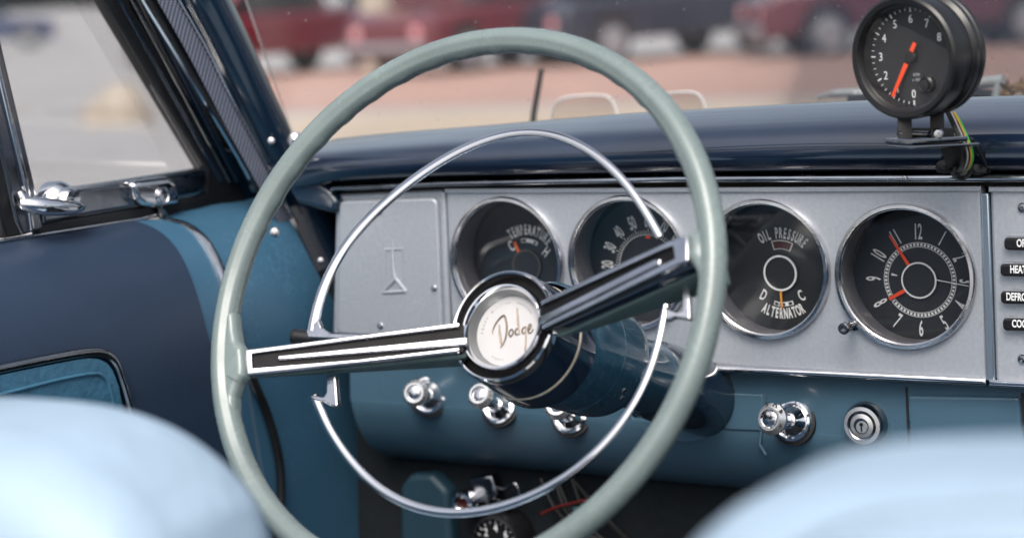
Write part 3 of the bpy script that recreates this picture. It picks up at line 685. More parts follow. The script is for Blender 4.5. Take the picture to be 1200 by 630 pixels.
for k in range(9):
    a = rad(-90-30*k+ (0)); rr_ = .0276
    put(t, td, str(k), .0088, rr_*math.cos(a), rr_*math.sin(a), 0, .85, 0, h)
    bar(t, td, (.0325*math.cos(a), .0325*math.sin(a)), (.0358*math.cos(a), .0358*math.sin(a)), .0010, .0010, h+.0002)
for k in range(33):
    if k % 4 == 0: continue
    a = rad(-90-7.5*k); bar(t, td, (.0336*math.cos(a), .0336*math.sin(a)), (.0355*math.cos(a), .0355*math.sin(a)), .0005, .0005, h+.0002)
t.build('lettering', M['white'], face)
t = MB(); put(t, td, 'RPM', .0034, .003, -.0135, 0, .9, 0, h); put(t, td, 'x 1000', .0030, .003, -.0172, 0, .9, 0, h); t.build('small_lettering', M['faint'], face)
nd = MB(); a = rad(-90-29); dd = V((math.cos(a), math.sin(a)))
bar(nd, td, tuple(dd*.006), tuple(dd*.0335), .0036, .0024, .0045); bar(nd, td, tuple(-dd*.0045), tuple(-dd*.0115), .0032, .0032, .0048)
nd.build('needle', M['red'], tach)
mb = MB(); lathe(mb, td, [(.0048, 0), (.0048, .0035), (.004, .0042), (0, .0044)], 32); mb.build('needle_hub', M['blackm'], tach)
bp_ = T.px(1086, 99, -.009)
mb = MB(); lathe(mb, T.at(bp_[0], bp_[1], -.0118), [(.0062, 0), (.0062, .004), (.005, .0052), (.0038, .0046), (.0034, .0066), (0, .007)], 32); mb.build('push_button', M['black'], tach)
mb = MB(); lathe(mb, T.at(0, 0, -.0030), [(0, 0), (.02, 0), (RT_-.0086, 0)], 64); mb.build('glass', M['tachglass'], tach)
# bracket: two ears, cross bolt, base plates, foot screwed to the trim
tb = lambda x, y, d: ray(x, y)*d
def box(mb, a, b, w, hgt, up):
    tube(mb, [a, b], 1, prof=[(-w, -hgt), (w, -hgt), (w, hgt), (-w, hgt)], up=up); return mb
br = MB(); dB = 1.525
for x, d in ((1060, 1.515), (1098, 1.53)): box(br, tb(x, 132, d), tb(x+.5, 166, d), .0012, .0052, (ray(0, 0)-ray(10, 0)))
bro = br.build('bracket_ear', M['blackm'], tach, bevel=.0006)
br = MB(); box(br, tb(1053, 166, 1.51), tb(1118, 162, 1.545), .014, .0022, V((0, 0, 1))); box(br, tb(1055, 172, 1.51), tb(1133, 168.5, 1.55), .013, .0012, V((0, 0, 1)))
br.build('bracket_plate', M['chrome_dark'], tach, bevel=.0008)
br = MB(); box(br, tb(1063, 157.5, 1.535), tb(1112, 157, 1.545), .009, .0048, V((0, 0, 1))); br.build('bracket_block', M['blackm'], tach, bevel=.0012)
br = MB(); tube(br, [tb(1052, 156, 1.515), tb(1099, 158, 1.525)], .0022, 10); lathe(br, Frame(tb(1098, 157.5, 1.518), RT, UP, -FW), [(.0046, 0), (.0046, .002), (.003, .004), (.0012, .0042), (.001, .002), (0, .002)], 20)
br.build('cross_bolt', M['chrome_dark'], tach)
br = MB(); box(br, tb(1116, 172, 1.555), tb(1124, 196, 1.595), .0012, .009, RT); tube(br, [tb(1138, 162, 1.57), tb(1160, 200, 1.60)], 1, prof=[(-.002, -.001), (.002, -.001), (.002, .001), (-.002, .001)])
tube(br, [tb(1098, 199, 1.605), tb(1160, 201, 1.605)], .0025, 8)
br.build('bracket_foot', M['blackm'], tach, bevel=.0006)
br = MB()
for x, y in ((1108, 195), (1147, 197)): lathe(br, Frame(tb(x, y, 1.60), RT, UP, -FW), [(.0072, -.004), (.0072, .002), (.005, .0045), (.002, .005), (.0015, .003), (0, .003)], 24, sq=.75)
br.build('bracket_screw', M['blackm'], tach)
gm = MB(); lathe(gm, Frame(tb(1127, 200, 1.59), RT, UP, -FW), [(.0075, -.006), (.0075, .003), (.0055, .005), (.004, .003), (0, .003)], 24); gm.build('grommet', M['rubber'], tach)
for mname, off, cl in (('wire_k', 0, 0), ('wire_k', 2.2, 0), ('wire_w', 4.6, 0), ('wire_r', 6.6, 1), ('wire_y', 8.8, 0), ('wire_g', 10.0, 1)):
    pts = [(1110+off*.9, 132), (1116+off, 145), (1125+off, 165), (1129+off*1.05, 182), (1126+off, 196), (1122+off*.6, 201)]
    dz = [1.555, 1.55, 1.548, 1.55, 1.565, 1.585]
    if cl: pts[0] = (1112+off*.9, 136)
    w = MB(); tube(w, ccr([tb(x, y, d) for (x, y), d in zip(pts, dz)], 6), .0011 if mname != 'wire_k' else .0014, 8)
    w.build('wire', M[mname], tach)

# ================================================================== DRIVER'S DOOR
ZS = on_x(100, 268, -1.285).z
def xd(z):
    k = min(1, max(0, (ZS-z)/.115)); return -1.285+.085*math.sqrt(max(0, 1-(1-k)**2))-.06*max(0, ZS-.13-z)
def on_door(px, py):
    d = ray(px, py); lo, hi = .2, 4.0
    for _ in range(50):
        m = (lo+hi)/2
        if m*d.x > xd(m*d.z): lo = m
        else: hi = m
    return d*lo
p0 = on_door(60, 330)
door = thing('driver_door', 'blue vinyl car door with a dark panel, chrome strip and quarter window', 'car door', tuple(p0))
sill = lambda x: 283-.158*x if x < 160 else 283-.158*160-(x-160)*.24
Ledge = [(-260, 330), (-260, 420), (-260, 620), (-260, 900)]
e1 = [(157, 259), (178, 267), (198, 283), (214, 308), (228, 345), (243, 400), (255, 445), (290, 640), (330, 900)]   # dark vinyl / blue vinyl
e2 = [(190, 257), (213, 264), (234, 282), (249, 308), (260, 340), (271, 380), (284, 430), (318, 640), (360, 900)]   # blue vinyl / chrome strip
e3 = [(197, 255), (221, 262), (242, 280), (257, 306), (268, 338), (279, 378), (291, 428), (326, 640), (368, 900)]
e4 = [(310, 214), (332, 240), (352, 275), (375, 320), (398, 360), (415, 400), (428, 450), (446, 560), (470, 900)]
L0 = [(-260, 325), (-260, 345), (-260, 370), (-260, 400), (-260, 440), (-260, 500), (-260, 580), (-260, 760), (-260, 900)]
off = lambda k: (lambda x, y: on_door(x, y)+V((k, 0, 0)))
mb = MB(); thick(mb, patch(L0, e1, off(.003), 60, 24), V((-.012, 0, 0))); dp = mb.build('door_panel', M['dvinyl'], door, sharp=60, label='dark navy vinyl door panel')
mb = MB(); thick(mb, patch(e1, e2, off(.0005), 60, 8), V((-.012, 0, 0))); mb.build('vinyl_band', M['vinyl'], door, sharp=60, label='bright blue vinyl band at the front of the door')
mb = MB(); thick(mb, patch(e2[:7], e3[:7], off(.003), 40, 4, lambda s, t: V((.002*math.sin(math.pi*s), 0, 0))), V((-.012, 0, 0))); mb.build('chrome_strip', M['chrome_old'], door, sharp=50)
sl = [on_door(x, y)+V((.002, 0, 0)) for x, y in ((288, 425), (297, 450), (308, 475), (319, 510), (326, 545), (327, 585), (320, 640), (318, 760))]
mb = MB(); tube(mb, ccr(sl, 6), .0042, 10); mb.build('door_seal', M['rubber'], door)
# sill bead
mb = MB(); tube(mb, [on_door(x, sill(x))+V((.004, 0, .001)) for x in (-200, -60, 0, 60, 120, 160, 184)], .0016, 8); mb.build('sill_bead', M['chrome_old'], door)
# armrest pocket with chrome surround
def loop3(pts, k, closed=False): return ccr([on_door(x, y)+V((k, 0, 0)) for x, y in pts], 8, closed)
mb = MB(); tube(mb, loop3([(-260, 475), (-100, 452), (0, 430), (60, 418), (98, 412), (116, 414), (128, 424), (136, 445), (144, 472), (156, 520), (172, 600), (190, 720)], .006), .0042, 12)
mb.build('armrest_trim', M['chrome_dark'], door, label='dark chrome trim curving round the armrest pad')
A_ = [(-258, 480), (-100, 458), (0, 437), (60, 425), (96, 419), (113, 422), (123, 432), (131, 452)]
B_ = [(-250, 760), (-100, 760), (0, 760), (60, 760), (96, 740), (130, 720), (150, 650), (150, 560)]
mb = MB(); thick(mb, patch(A_, B_, off(.008), 40, 14), V((-.012, 0, 0))); mb.build('armrest_pad', M['grain'], door, sharp=60)
mb = MB(); tube(mb, loop3([(-100, 482), (0, 459), (60, 444), (100, 437), (113, 441), (120, 455), (128, 490)], .0085), .0016, 8); mb.build('stitched_ridge', M['grain'], door)

# quarter window in the door: glass, division bar, lower rail, seals
XW = -1.285
G = Frame((XW, 0, 0), (0, 1, 0), (0, 0, 1), (1, 0, 0))
vw = plate('quarter_window', G, [pxl(G, [(-40, -30), (100, -30), (120, 0), (236, 200), (236, 206), (40, 226)])], -.003, -.001, M['glass'], door)
gp = lambda nm, pts, h0, h1, m, bev=.001, par=vw: plate(nm, G, [pxl(G, pts)], h0, h1, M[m], par, bev=bev)
gp('division_bar', [(-40, -80), (-14, 0), (0, 62), (36, 213), (47, 268), (22, 276), (14, 258), (-30, 60)], -.008, .005, 'chrome_dark', .003)
gp('bar_bead', [(-44, -80), (-24, 0), (-10, 62), (26, 213), (34, 268), (29, 270), (20, 213), (-16, 62), (-30, 0), (-50, -80)], .003, .0085, 'chrome', .002)
gp('bar_seal', [(-60, -80), (-34, 0), (-22, 62), (14, 222), (22, 276), (4, 279), (-10, 225), (-46, 62)], -.012, .003, 'rubber', .002)
gp('lower_rail', [(42, 229), (70, 226), (100, 220), (200, 205), (236, 200), (238, 212), (234, 224), (226, 229), (100, 251), (46, 262)], -.004, .006, 'chrome_dark', .003)
gp('rail_lip', [(60, 222), (100, 216.5), (233, 196.5), (233, 200), (100, 221.5), (60, 227)], -.004, .009, 'chrome_old', .0012)
gp('lower_seal', [(38, 262), (100, 252), (226, 230), (236, 224), (250, 222), (258, 240), (180, 256), (100, 266), (42, 276)], -.006, .004, 'rubber', .003)
gp('front_seal', [(92, -40), (120, -40), (146, 0), (168, 34), (250, 170), (284, 226), (290, 240), (250, 246), (236, 232), (238, 200), (118, 0)], -.012, .004, 'rubber', .004)
for i, (x, m, w, hh) in enumerate(((133, 'navy', 4, .006), (146, 'chrome_dark', 5, .008), (158, 'navy', 5, .009))):
    gp('seal_rib', [(x-24, -40), (x-24+w, -40), (x+w, 0), (x+w+120-i*4, 212), (x+120-i*4, 214), (x, 0)], .002, hh, m, .0012)
gp('corner_plate', [(246, 170), (268, 176), (300, 228), (300, 246), (250, 246), (240, 232)], -.010, .0035, 'navy', .002)
# latch handle
lf = G.at(*G.px(64, 232, .006), .006)
mb = MB(); lathe(mb, lf, [(.0175, -.004), (.0178, .004), (.016, .010), (.0115, .014), (.0105, .020), (.0085, .0225), (0, .023)], 40, sq=.85); lt = mb.build('latch', M['chrome'], vw, label='chrome quarter window latch with a curved lever')
hv = [G.w(*G.px(x, y, k), k) for x, y, k in ((24, 238, .014), (36, 240, .020), (52, 242, .026), (70, 243, .029), (86, 243, .028), (95, 242, .024))]
mb = MB(); tube(mb, ccr(hv, 6), [.0035+.0042*math.sin(math.pi*min(1, .15+i/30*.8)) for i in range(31)], 16, ry=None); mb.build('lever', M['chrome'], lt, sharp=60)
mb = MB(); tube(mb, [G.w(*G.px(20, 226, .006), .008), G.w(*G.px(28, 238, .012), .013), G.w(*G.px(37, 237, .018), .015)], [.004, .0055, .004], 10); mb.build('lever_catch', M['chrome'], lt)
# pivot cover
pv = plate('pivot_cover', G, [rr(pxl(G, [(151, 215), (160, 211), (194, 206.5), (203, 212), (208, 228), (206, 239), (178, 243), (166, 241), (157, 233)], .013), .005)], .002, .018, M['chrome'], vw, bev=.006, bseg=5, label='chrome pivot cover with a screw beside the latch')
a, b = G.px(190, 229, .018); mb = MB(); lathe(mb, G.at(a, b, .0165), [(.0085, .0025), (.007, .0005), (.006, .002), (.0045, .0032), (.0012, .0034), (.001, .002), (0, .002)], 28); mb.build('screw', M['chrome_old'], pv)
mb = MB(); tube(mb, [G.w(*G.px(188, 240, .012), .010), G.w(*G.px(197, 256, .008), .006)], [.004, .0045], 10); mb.build('pivot_stem', M['chrome_dark'], pv)

# ================================================================== CAR BODY (pillar, kick panel, cowl, tub)
bodyo = thing('car_body', 'glossy navy car body with slanted windshield pillar and bonnet', 'car body', (-1.25, 1.7, -.3))
# painted pillar post: convex sweep between traced edges
XP = -1.245
onp = lambda x, y: on_x(x, y, XP)
pl = [(196, -60), (211, 0), (236, 50), (262, 102), (284, 146), (304, 186), (326, 222), (346, 262), (372, 318)]
prr = [(240, -60), (269, 0), (292, 50), (315, 102), (333, 142), (343, 168), (356, 200), (376, 226), (392, 262)]
mb = MB(); thick(mb, patch(pl, prr, onp, 40, 14, lambda s, t: V((.030*math.sin(math.pi*s)**.8, -.012*math.sin(math.pi*s), 0))), V((-.03, .02, 0))); mb.build('pillar_post', M['navy'], bodyo, sharp=60)
pf1 = [(150, -60), (184, 0), (216, 56), (246, 112), (272, 162), (300, 213), (318, 246), (326, 261)]
pf2 = [(174, -60), (208, 0), (240, 56), (268, 112), (294, 162), (318, 208), (334, 240), (344, 256)]
rows = patch(pf1, pf2, lambda x, y: on_x(x, y, -1.238), 60, 6)
mb = MB(); mb.grid(rows); uvs = []; acc = 0
for i, r in enumerate(rows):
    if i: acc += (rows[i][0]-rows[i-1][0]).length
    for j, p in enumerate(r): uvs.append(((p-r[0]).length, acc))
mb.build('perforated_trim', M['perf'], bodyo, uvs=uvs, smooth=True, sharp=0)
def pbar(nm, pts, x, r, m): 
    mb = MB(); tube(mb, ccr([on_x(a, b, x) for a, b in pts], 6), r, 10); mb.build(nm, M[m], bodyo)
pbar('trim_bead', [(176, -60), (210, 0), (242, 56), (270, 112), (296, 162), (320, 208), (348, 262)], -1.236, .0012, 'chrome_old')
pbar('bright_bead', [(134, -60), (168, 0), (206, 62), (247, 130), (278, 182), (300, 222)], -1.262, .0034, 'chrome')
pbar('dark_bead', [(142, -60), (177, 0), (213, 62), (254, 128), (284, 180), (306, 224)], -1.252, .0042, 'rubber')
for x, y, X, r in ((318, 165, -1.222, .0036), (376, 305, -1.19, .0032), (322, 272, -1.205, .0048)):
    q = on_x(x, y, X); fr_ = Frame(q, RT, UP, -FW); screw('screw', fr_, 0, 0, r, M['chrome_old'], bodyo)
mb = MB(); lathe(mb, Frame(on_x(346, 164, -1.20), RT, UP, -FW), [(.008, -.006), (.008, .001), (.005, .004), (0, .005)], 20); mb.build('windshield_clip', M['chrome_old'], bodyo)
plate('pillar_backing', Frame((-1.300, 0, 0), (0, 1, 0), (0, 0, 1), (1, 0, 0)), [[(on_x(x, y, -1.30).y, on_x(x, y, -1.30).z) for x, y in ((120, -60), (226, -60), (284, 90), (330, 190), (345, 262), (296, 252), (236, 160), (140, 0))]], -.006, .006, M['rubber'], bodyo, bev=.002)
# kick panel in front of the door
e3b = [(197, 255), (221, 262), (242, 280), (257, 306), (268, 338), (279, 378), (291, 428), (326, 640), (368, 900)]
mb = MB(); thick(mb, patch(e3b, e4, lambda x, y: on_door(x, y)+V((-.003, 0, 0)), 60, 14), V((-.012, 0, 0))); mb.build('kick_panel', M['vinyl'], bodyo, sharp=60)
mb = MB(); tube(mb, ccr([on_door(x, y)+V((.006, 0, 0)) for x, y in ((425, 440), (434, 490), (441, 540), (446, 600), (452, 700))], 6), .0055, 10); mb.build('kick_seal', M['rubber'], bodyo)
K = Frame((0, 1.66, 0), (1, 0, 0), (0, 0, 1), (0, -1, 0))
plate('side_brace', K, [pxl(K, [(427, 440), (437, 470), (470, 555), (472, 760), (446, 760), (440, 560)])], -.01, 0, mat('grey_paint', (.10, .10, .125), .5), bodyo, bev=.003)
# firewall, floor and hidden sides of the tub
def slab(nm, lo, hi, m, bevel=0):
    (a, b, c), (d, e, f) = lo, hi; mb = MB()
    mb.add([(a, b, c), (d, b, c), (d, e, c), (a, e, c), (a, b, f), (d, b, f), (d, e, f), (a, e, f)], [[0, 3, 2, 1], [4, 5, 6, 7], [0, 1, 5, 4], [1, 2, 6, 5], [2, 3, 7, 6], [3, 0, 4, 7]])
    return mb.build(nm, M[m], bodyo, bevel=bevel)
slab('firewall', (-1.30, 2.02, -.95), (.34, 2.06, -.24), 'carpet'); slab('floor', (-1.30, -.6, -.99), (.34, 2.06, -.95), 'carpet')
slab('passenger_side', (.29, -.6, -.95), (.34, 2.06, -.24), 'vinyl', .02)
slab('dark_backing', (-1.30, YD+.07, -.62), (.3, YD+.075, -.150), 'carpet')  # near-black sheet added for the darkness behind and under the dash
# bonnet, falls away from the windshield, and cowl
rows = []
for i in range(13):
    y = YD+.36+i/12*1.35; t_ = i/12; zz = -.245-.02*t_-.10*t_**3
    rows.append([V((-.48+.80*s, y, zz-.07*abs(s)**3+.018*math.exp(-(s/.12)**2))) for s in [k/12*2-1 for k in range(25)]])
mb = MB(); thick(mb, rows, V((0, 0, -.02))); mb.build('bonnet', M['navy'], bodyo, sharp=60)
slab('nose', (-1.22, YD+.4, -.85), (.26, YD+1.68, -.35), 'navy', .05)

# ================================================================== WINDSHIELD, ANTENNA, WIPER etc.
def on_ws(px, py):
    """windshield surface: raked back towards the camera, wrapping at the pillar"""
    d = ray(px, py); lo, hi = .5, 3.5
    for _ in range(50):
        m = (lo+hi)/2; p = d*m
        ys = YD+.34-.85*(p.z+.15)-.32*max(0, (-.72-p.x)/.5)**2
        if p.y < ys: lo = m
        else: hi = m
    return d*lo
rows = patch([(262, -70), (310, 70), (345, 168), (395, 176)], [(1420, -70), (1420, 0), (1420, 60), (1420, 116)], on_ws, 16, 40, smooth_l=False)
mb = MB(); thick(mb, rows, V((0, .004, .003))); ws = mb.build('windshield', M['windscreen'], None, sharp=0); tag(ws, 'clear curved windshield glass rising behind the dashboard top', 'windshield')
ant = MB(); tube(ant, [on_y(623, 158, 1.96), on_y(626, 130, 1.96), on_y(634.5, 82, 1.96)], [.0036, .0034, .0030], 10)
ant = ant.build('antenna', M['rubber']); tag(ant, 'short black antenna rod standing beyond the dashboard', 'antenna')
def reflection_tab(cx, w, ytop, ybase, label):
    """rounded clear panel with pale rim, added to imitate a windshield reflection"""
    YT = 1.98; Fr = Frame((0, YT, 0), (1, 0, 0), (0, 0, 1), (0, -1, 0))
    pts = ccr([V((*Fr.px(x, y), 0)) for x, y in ((cx-w, ybase+20), (cx-w, ybase-4), (cx-w*.86, ytop+8), (cx-w*.55, ytop+2.5), (cx, ytop), (cx+w*.5, ytop), (cx+w*.78, ytop+5), (cx+w*.95, ybase-4), (cx+w, ybase+20))], 6)
    ol = [(p.x, p.y) for p in pts]
    o = plate('reflection_panel', Fr, [ol], -.0015, .0015, M['clear']); tag(o, label, 'panel', 'windshield reflections built as clear panels')
    r_ = MB(); tube(r_, [Fr.w(a, b) for a, b in ol], .0011, 8); r_.build('rim', M['white'], o)  # white tube draws the pale outline of the imitated reflection
reflection_tab(686, 39, 112, 140, 'added clear panel with pale rim standing for a windshield reflection, framed by the wheel')
reflection_tab(795, 33, 108.5, 131, 'added clear panel with pale rim standing for a windshield reflection, just right of the wheel rim')
wp = thing('windshield_wiper', 'pale metal windshield wiper lying behind the tachometer', 'wiper', tuple(on_y(1060, 112, 1.98)))
w = MB(); tube(w, ccr([on_y(x, y, 2.0) for x, y in ((958, 114), (975, 110), (1010, 108), (1060, 105.5), (1110, 101.5), (1176, 94)) ], 6), [.0025]*6+[.0045]*19+[.006]*6, 10, ry=None); w.build('wiper_arm', M['wiper'], wp)
w = MB(); tube(w, [on_y(x, y, 1.97) for x, y in ((995, 117), (1060, 114), (1130, 110), (1166, 112))], .0055, 8); w.build('wiper_blade', M['rubber'], wp)
w = MB(); tube(w, [on_y(1167, 114, 1.95), on_y(1170, 93, 1.95)], [.0045, .0025], 8); w.build('wiper_clip', M['wiper'], wp)
w = MB(); tube(w, [on_y(x, y, 1.99) for x, y in ((1002, 114), (1020, 113))], .007, 8); w.build('wiper_spacer', M['white'], wp)
lv = MB()
for i in range(46):
    c = on_y(random.uniform(1172, 1240), random.uniform(98, 114), random.uniform(1.93, 2.0)); r = random.uniform(.004, .009)
    u = V((random.uniform(-1, 1), random.uniform(-1, 1), random.uniform(-1, 1))).normalized(); v = u.orthogonal().normalized(); n = u.cross(v)*.0004
    p = [c+u*r, c+v*r*.4, c-u*r, c-v*r*.4]; lv.add([q+n for q in p]+[q-n for q in p], [[0, 1, 2, 3], [7, 6, 5, 4], [0, 4, 5, 1], [1, 5, 6, 2], [2, 6, 7, 3], [3, 7, 4, 0]])
lv = lv.build('dry_leaves', M['leaf'], smooth=False); tag(lv, 'brown dry leaf litter caught at the windshield base', 'leaves', kind='stuff')

# ================================================================== UNDER THE DASH
YU = YD+.045
U = Frame((0, YU, 0), (1, 0, 0), (0, 0, 1), (0, -1, 0))
ug = thing('auxiliary_gauge', 'small black gauge with white figures hung under the dashboard', 'gauge', tuple(U.w(*U.px(584, 632))))
g = U.at(*U.px(584, 634)); mb = MB(); lathe(mb, g, [(.0275, -.03), (.0275, .002), (.026, .006), (.0235, .007), (.0225, .003), (0, .003)], 48); mb.build('bezel', M['black'], ug)
t = MB()
for k, s in enumerate(('2', '4', '6')):
    a = rad(140-50*k); put(t, g, s, .011, .0145*math.cos(a), .0145*math.sin(a), 0, .8, .0002, .0036)
for k in range(11):
    a = rad(180-18*k); bar(t, g, (.019*math.cos(a), .019*math.sin(a)), (.0218*math.cos(a), .0218*math.sin(a)), .0008, .0008, .0036)
t.build('lettering', M['white'], ug)
uk = thing('under_dash_control', 'chrome ring knob on a dull metal bracket under the dashboard', 'control', tuple(U.w(*U.px(547, 588))))
g = U.at(*U.px(547, 588)); mb = MB(); lathe(mb, g, [(.0105, -.02), (.0125, .004), (.0115, .009), (.0085, .010), (.0062, .008), (.0055, .003)], 32); kk = mb.build('knob', M['chrome'], uk)
mb = MB(); lathe(mb, g, [(.006, .004), (0, .004)], 24); mb.build('knob_centre', M['maroon'], kk)
plate('bracket', U, [pxl(U, [(545, 562), (572, 558), (578, 580), (570, 592), (556, 592), (550, 576)])], -.02, -.006, M['chrome_dark'], uk, bev=.003)
mb = MB(); tube(mb, ccr([U.w(*U.px(x, y, -.01), -.01) for x, y in ((570, 566), (590, 572), (604, 566), (608, 584), (596, 588), (576, 584))], 5), .0016, 8); mb.build('wire_clip', M['chrome_dark'], uk)
for x, y in ((616, 584), (566, 598), (590, 594)):
    a, b = U.px(x, y); screw('screw', U, a, b, .0045, M['chrome_dark'], uk, -.006)
wr = MB(); tube(wr, ccr([on_y(x, y, YD+.04) for x, y in ((634, 602), (652, 594), (672, 589), (688, 587), (706, 606))], 6), .0016, 8); wr = wr.build('loose_wire', M['wire_r']); tag(wr, 'loose red wire hanging in the dark under the dashboard', 'wire')
wr = MB()
for k in range(5):
    wr_pts = [on_y(640+k*9+random.uniform(-6, 6), 560, YD+.055), on_y(660+k*12, 610+random.uniform(-12, 12), YD+.05), on_y(730+k*6, 650, YD+.055)]
    tube(wr, ccr(wr_pts, 8), .0022, 8)
wr = wr.build('wiring_harness', M['wire_k']); tag(wr, 'bundle of black wires sagging under the dashboard', 'wiring')
Q = Frame((0, YD+.052, 0), (1, 0, 0), (0, 0, 1), (0, -1, 0))
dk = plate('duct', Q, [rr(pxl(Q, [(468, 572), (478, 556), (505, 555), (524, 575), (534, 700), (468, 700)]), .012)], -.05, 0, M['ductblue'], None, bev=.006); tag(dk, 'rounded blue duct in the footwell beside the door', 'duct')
dk = plate('blue_bracket', Q, [pxl(Q, [(662, 596), (690, 592), (694, 660), (664, 660)])], -.01, -.002, M['blue'], None, bev=.002); tag(dk, 'flat blue bracket in the dark behind the wheel rim', 'bracket')

# ================================================================== FRONT SEATS
def seat(pts, y, label, seams, dy=0):
    pts = [(a, b+dy) for a, b in pts]; Fr = Frame((0, y, 0), (1, 0, 0), (0, 0, 1), (0, -1, 0)); r = thing('front_seat', label, 'car seat', tuple(on_y(pts[len(pts)//2][0], 640, y)), 'front seats of the car')
    c = ccr([V((*Fr.px(*p), 0)) for p in pts], 8); ol = [(p.x, p.y) for p in c]
    zb = -.85; ol = ol+[(ol[-1][0], zb), (ol[0][0], zb)]
    plate('backrest', Fr, [ol], -.075, .075, M['seat'], r, bev=.05, bseg=8, sharp=0)
    x0 = min(p[0] for p in ol); x1 = max(p[0] for p in ol)
    for s in seams:
        mb = MB(); tube(mb, ccr([Fr.w(*Fr.px(px, py+dy, .0745), .0745) for px, py in s], 6), .0028, 8); mb.build('piping', M['seat'], r)
    mb = MB(); mb.add([(x0, y+.05, -.62), (x1, y+.05, -.62), (x1, y+.52, -.58), (x0, y+.52, -.58), (x0, y+.05, -.78), (x1, y+.05, -.78), (x1, y+.52, -.76), (x0, y+.52, -.76)], [[0, 3, 2, 1], [4, 5, 6, 7], [0, 1, 5, 4], [1, 2, 6, 5], [2, 3, 7, 6], [3, 0, 4, 7]])
    mb.build('cushion', M['seat'], r, bevel=.04, seg=4)
seat([(-760, 620), (-640, 530), (-420, 482), (-180, 467), (-70, 464), (0, 466), (68, 475), (124, 494), (174, 526), (213, 566), (240, 610), (260, 690), (268, 800)], .74, 'pale blue driver seat back below the car door', [], 15)
seat([(800, 800), (806, 700), (826, 636), (848, 592), (882, 554), (928, 525), (998, 508), (1090, 502), (1250, 502), (1420, 520), (1560, 560), (1640, 660)], .62, 'pale blue passenger seat back below the dashboard knobs', [[(900, 640), (960, 592), (1040, 566), (1150, 556), (1300, 554)]], 33)

# ================================================================== OUTSIDE
ZG = -1.27
def sheet(nm, pts, dz, m, label=None):
    mb = MB(); mb.add([V((p[0], p[1], ZG+dz)) for p in pts], [list(range(len(pts)))]); o = mb.build(nm, M[m], smooth=False); tag(o, label, None, None, 'structure'); return o
sheet('ground', [(-600, -400), (600, -400), (600, 900), (-600, 900)], 0, 'asphalt')
gq = lambda pts: [tuple(on_z(x, y, ZG))[:2] for x, y in pts]
sheet('tan_pavement', gq([(250, 230), (1700, 160), (1700, 85), (1200, 108), (262, 140)]), .004, 'tan')
sheet('brick_pavement', gq([(262, 134), (1200, 104), (1700, 82), (1700, 30), (1200, 52), (268, 84)]), .008, 'pink')
# kerb stone lump seen through the quarter window
st = MB(); c = on_z(140, 146, ZG); rows = []
for i in range(9):
    a = math.pi/2*i/8; rows.append([])
    for j in range(24):
        b = 2*math.pi*j/24; k = 1+.15*noise.noise(V((math.cos(b)*1.3, math.sin(b)*1.3, i*.3)))
        rows[-1].append(V((c.x+.34*k*math.cos(a)*math.cos(b)*1.15, c.y+.34*k*math.cos(a)*math.sin(b), ZG-.02+.42*math.sin(a)*k)))
st.grid(rows, cv=True); st = st.build('boulder', M['stone'], sharp=0); tag(st, 'blurred sandy boulder on the grey asphalt outside the quarter window', 'boulder')
def car(px, py, ang, L_, paint, label, lamp='lampglass'):
    o = on_z(px, py, ZG); r = thing('parked_car', label, 'car', tuple(o), 'cars parked across the street')
    fw_ = V((math.cos(ang), math.sin(ang), 0)); sd = V((-fw_.y, fw_.x, 0))
    fr_ = Frame(o, fw_, (0, 0, 1), -sd)       # u along the car, v up, n towards one side
    h2 = .86; wr_ = .36; a1, a2 = -L_*.30, L_*.31
    def arch(cx): return [(cx+wr_*math.cos(t), .34+wr_*math.sin(t)) for t in [math.pi*(1-k/10) for k in range(11)]]
    ol = [(-L_/2, .34), (-L_/2+.02, .78), (-L_/2+.25, .92), (-L_*.2, .97), (L_*.18, .98), (L_/2-.25, .88), (L_/2-.02, .72), (L_/2, .34)]
    low_ = [(L_/2-.1, .26)]+arch(a2)[::-1]+arch(a1)[::-1]+[(-L_/2+.1, .26)]
    plate('body', fr_, [ol+low_], -h2, h2, M[paint], r, bev=.09, bseg=4)
    cab = [(-L_*.36, .95), (-L_*.24, 1.42), (L_*.05, 1.44), (L_*.22, .96)]
    plate('cabin', fr_, [rr(cab, .12)], -.70, .70, M[paint], r, bev=.05, bseg=3)
    plate('window', fr_, [rr([(-L_*.31, 1.0), (-L_*.225, 1.36), (L_*.035, 1.38), (L_*.17, 1.0)], .06)], -.71, .71, M['carglass'], r, bev=.004)
    for cx in (a1, a2):
        for sgn in (1, -1):
            wf = Frame(fr_.w(cx, .335, sgn*(h2-.13)), fr_.u, fr_.v, fr_.n*sgn)
            mb = MB(); lathe(mb, wf, [(.21, .12), (.30, .13), (.335, .09), (.335, -.08), (.2, -.1)], 32); ty = mb.build('wheel', M['tyre'], r)
            mb = MB(); lathe(mb, wf, [(.22, .125), (.19, .11), (.12, .13), (0, .145)], 32); mb.build('wheel_cover', M['hubcap'], ty)
    for sgn in (1, -1):
        for e in (1, -1):
            mb = MB(); lathe(mb, Frame(fr_.w(e*(L_/2-.02), .62, sgn*.6), fr_.n, fr_.v, fr_.u*e), [(.10, -.02), (.09, .03), (0, .05)], 24); mb.build('headlight' if e > 0 else 'tail_light', M[lamp], r)
        mb = MB(); tube(mb, [fr_.w(sgn*(L_/2+.03), .42, -.8), fr_.w(sgn*(L_/2+.03), .42, .8)], .06, 8); mb.build('bumper', M['hubcap'], r)
ax = math.atan2(RT.y, RT.x)
car(318, 88, ax+rad(46), 4.3, 'c_red', 'dark red car parked beyond the windshield, nearest the pillar')
car(572, 80, ax+rad(48), 4.2, 'c_red', 'dark red car with a pale lamp, seen above the wheel rim')
car(765, 68, ax+rad(34), 4.5, 'c_navy', 'dark navy car parked between two red cars')
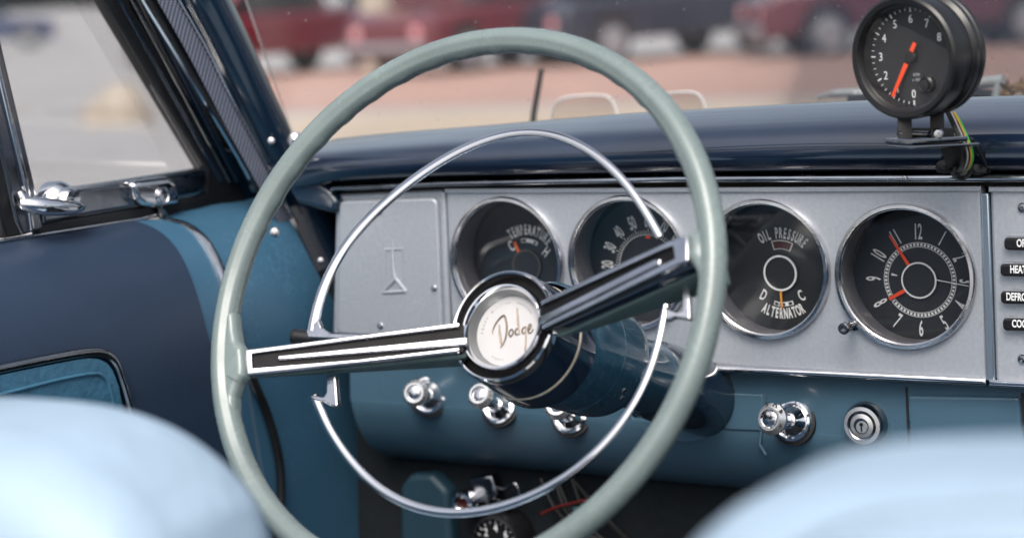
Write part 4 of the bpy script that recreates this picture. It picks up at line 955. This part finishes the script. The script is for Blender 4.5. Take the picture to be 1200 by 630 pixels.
car(1068, 58, ax+rad(5), 4.6, 'c_maroon', 'maroon car parked behind the tachometer')
car(470, 44, ax+rad(8), 4.5, 'c_navy', 'dark navy car in the second row, behind the two red cars')
car(930, 28, ax+rad(6), 4.5, 'c_maroon', 'maroon car in the second row, left of the tachometer')
car(-14, 60, ax+rad(10), 4.2, 'c_blue', 'dark blue car seen through the top of the quarter window')
pst = MB(); o = on_z(446, 84, ZG); lathe(pst, Frame(o, (1, 0, 0), (0, 1, 0), (0, 0, 1)), [(.3, 0), (.27, .1), (.25, 2.4), (.30, 2.45), (.30, 2.6), (0, 2.65)], 24); pst = pst.build('pillar_post', M['stone']); tag(pst, 'pale tan stone post between the two red cars', 'post')

# ================================================================== CAMERA, LIGHT
cam = bpy.data.cameras.new('camera'); co = bpy.data.objects.new('camera', cam); COL.objects.link(co); S.camera = co
cam.sensor_width = 36; cam.lens = 72; cam.clip_start = .02; cam.clip_end = 3000
mw = Matrix(((RT.x, UP.x, -FW.x, 0), (RT.y, UP.y, -FW.y, 0), (RT.z, UP.z, -FW.z, 0), (0, 0, 0, 1))); co.matrix_world = mw
cam.dof.use_dof = True; cam.dof.focus_distance = 1.645; cam.dof.aperture_fstop = 4.3
w = bpy.data.worlds.new('World'); S.world = w; w.use_nodes = True; nt = w.node_tree
sky = nt.nodes.new('ShaderNodeTexSky'); sky.sky_type = 'NISHITA'; sky.sun_disc = False
SE, SA = rad(53), rad(158)                      # sun elevation and compass angle (from +y, clockwise)
sky.sun_elevation = SE; sky.sun_rotation = SA; sky.air_density = 1.0; sky.dust_density = 6.0; sky.ozone_density = 1.0
hs = nt.nodes.new('ShaderNodeHueSaturation'); hs.inputs['Saturation'].default_value = .55     # hazy, whitened sky
bg = nt.nodes['Background']; nt.links.new(sky.outputs[0], hs.inputs['Color']); nt.links.new(hs.outputs[0], bg.inputs[0]); bg.inputs[1].default_value = .15
sun = bpy.data.lights.new('sun', 'SUN'); sun.energy = 1.15; sun.angle = rad(35); sun.color = (1, .95, .88)
so = bpy.data.objects.new('sun', sun); COL.objects.link(so)
sd = V((math.sin(SA)*math.cos(SE), math.cos(SA)*math.cos(SE), math.sin(SE)))
so.rotation_euler = sd.to_track_quat('Z', 'Y').to_euler()
S.view_settings.view_transform = 'Standard'; S.view_settings.look = 'None'; S.view_settings.exposure = 0.45; S.view_settings.gamma = 1
S.render.engine = 'CYCLES'; S.cycles.use_denoising = True; S.cycles.use_adaptive_sampling = False; S.cycles.max_bounces = 8; S.cycles.transparent_max_bounces = 12
S.cycles.caustics_reflective = False; S.cycles.caustics_refractive = False
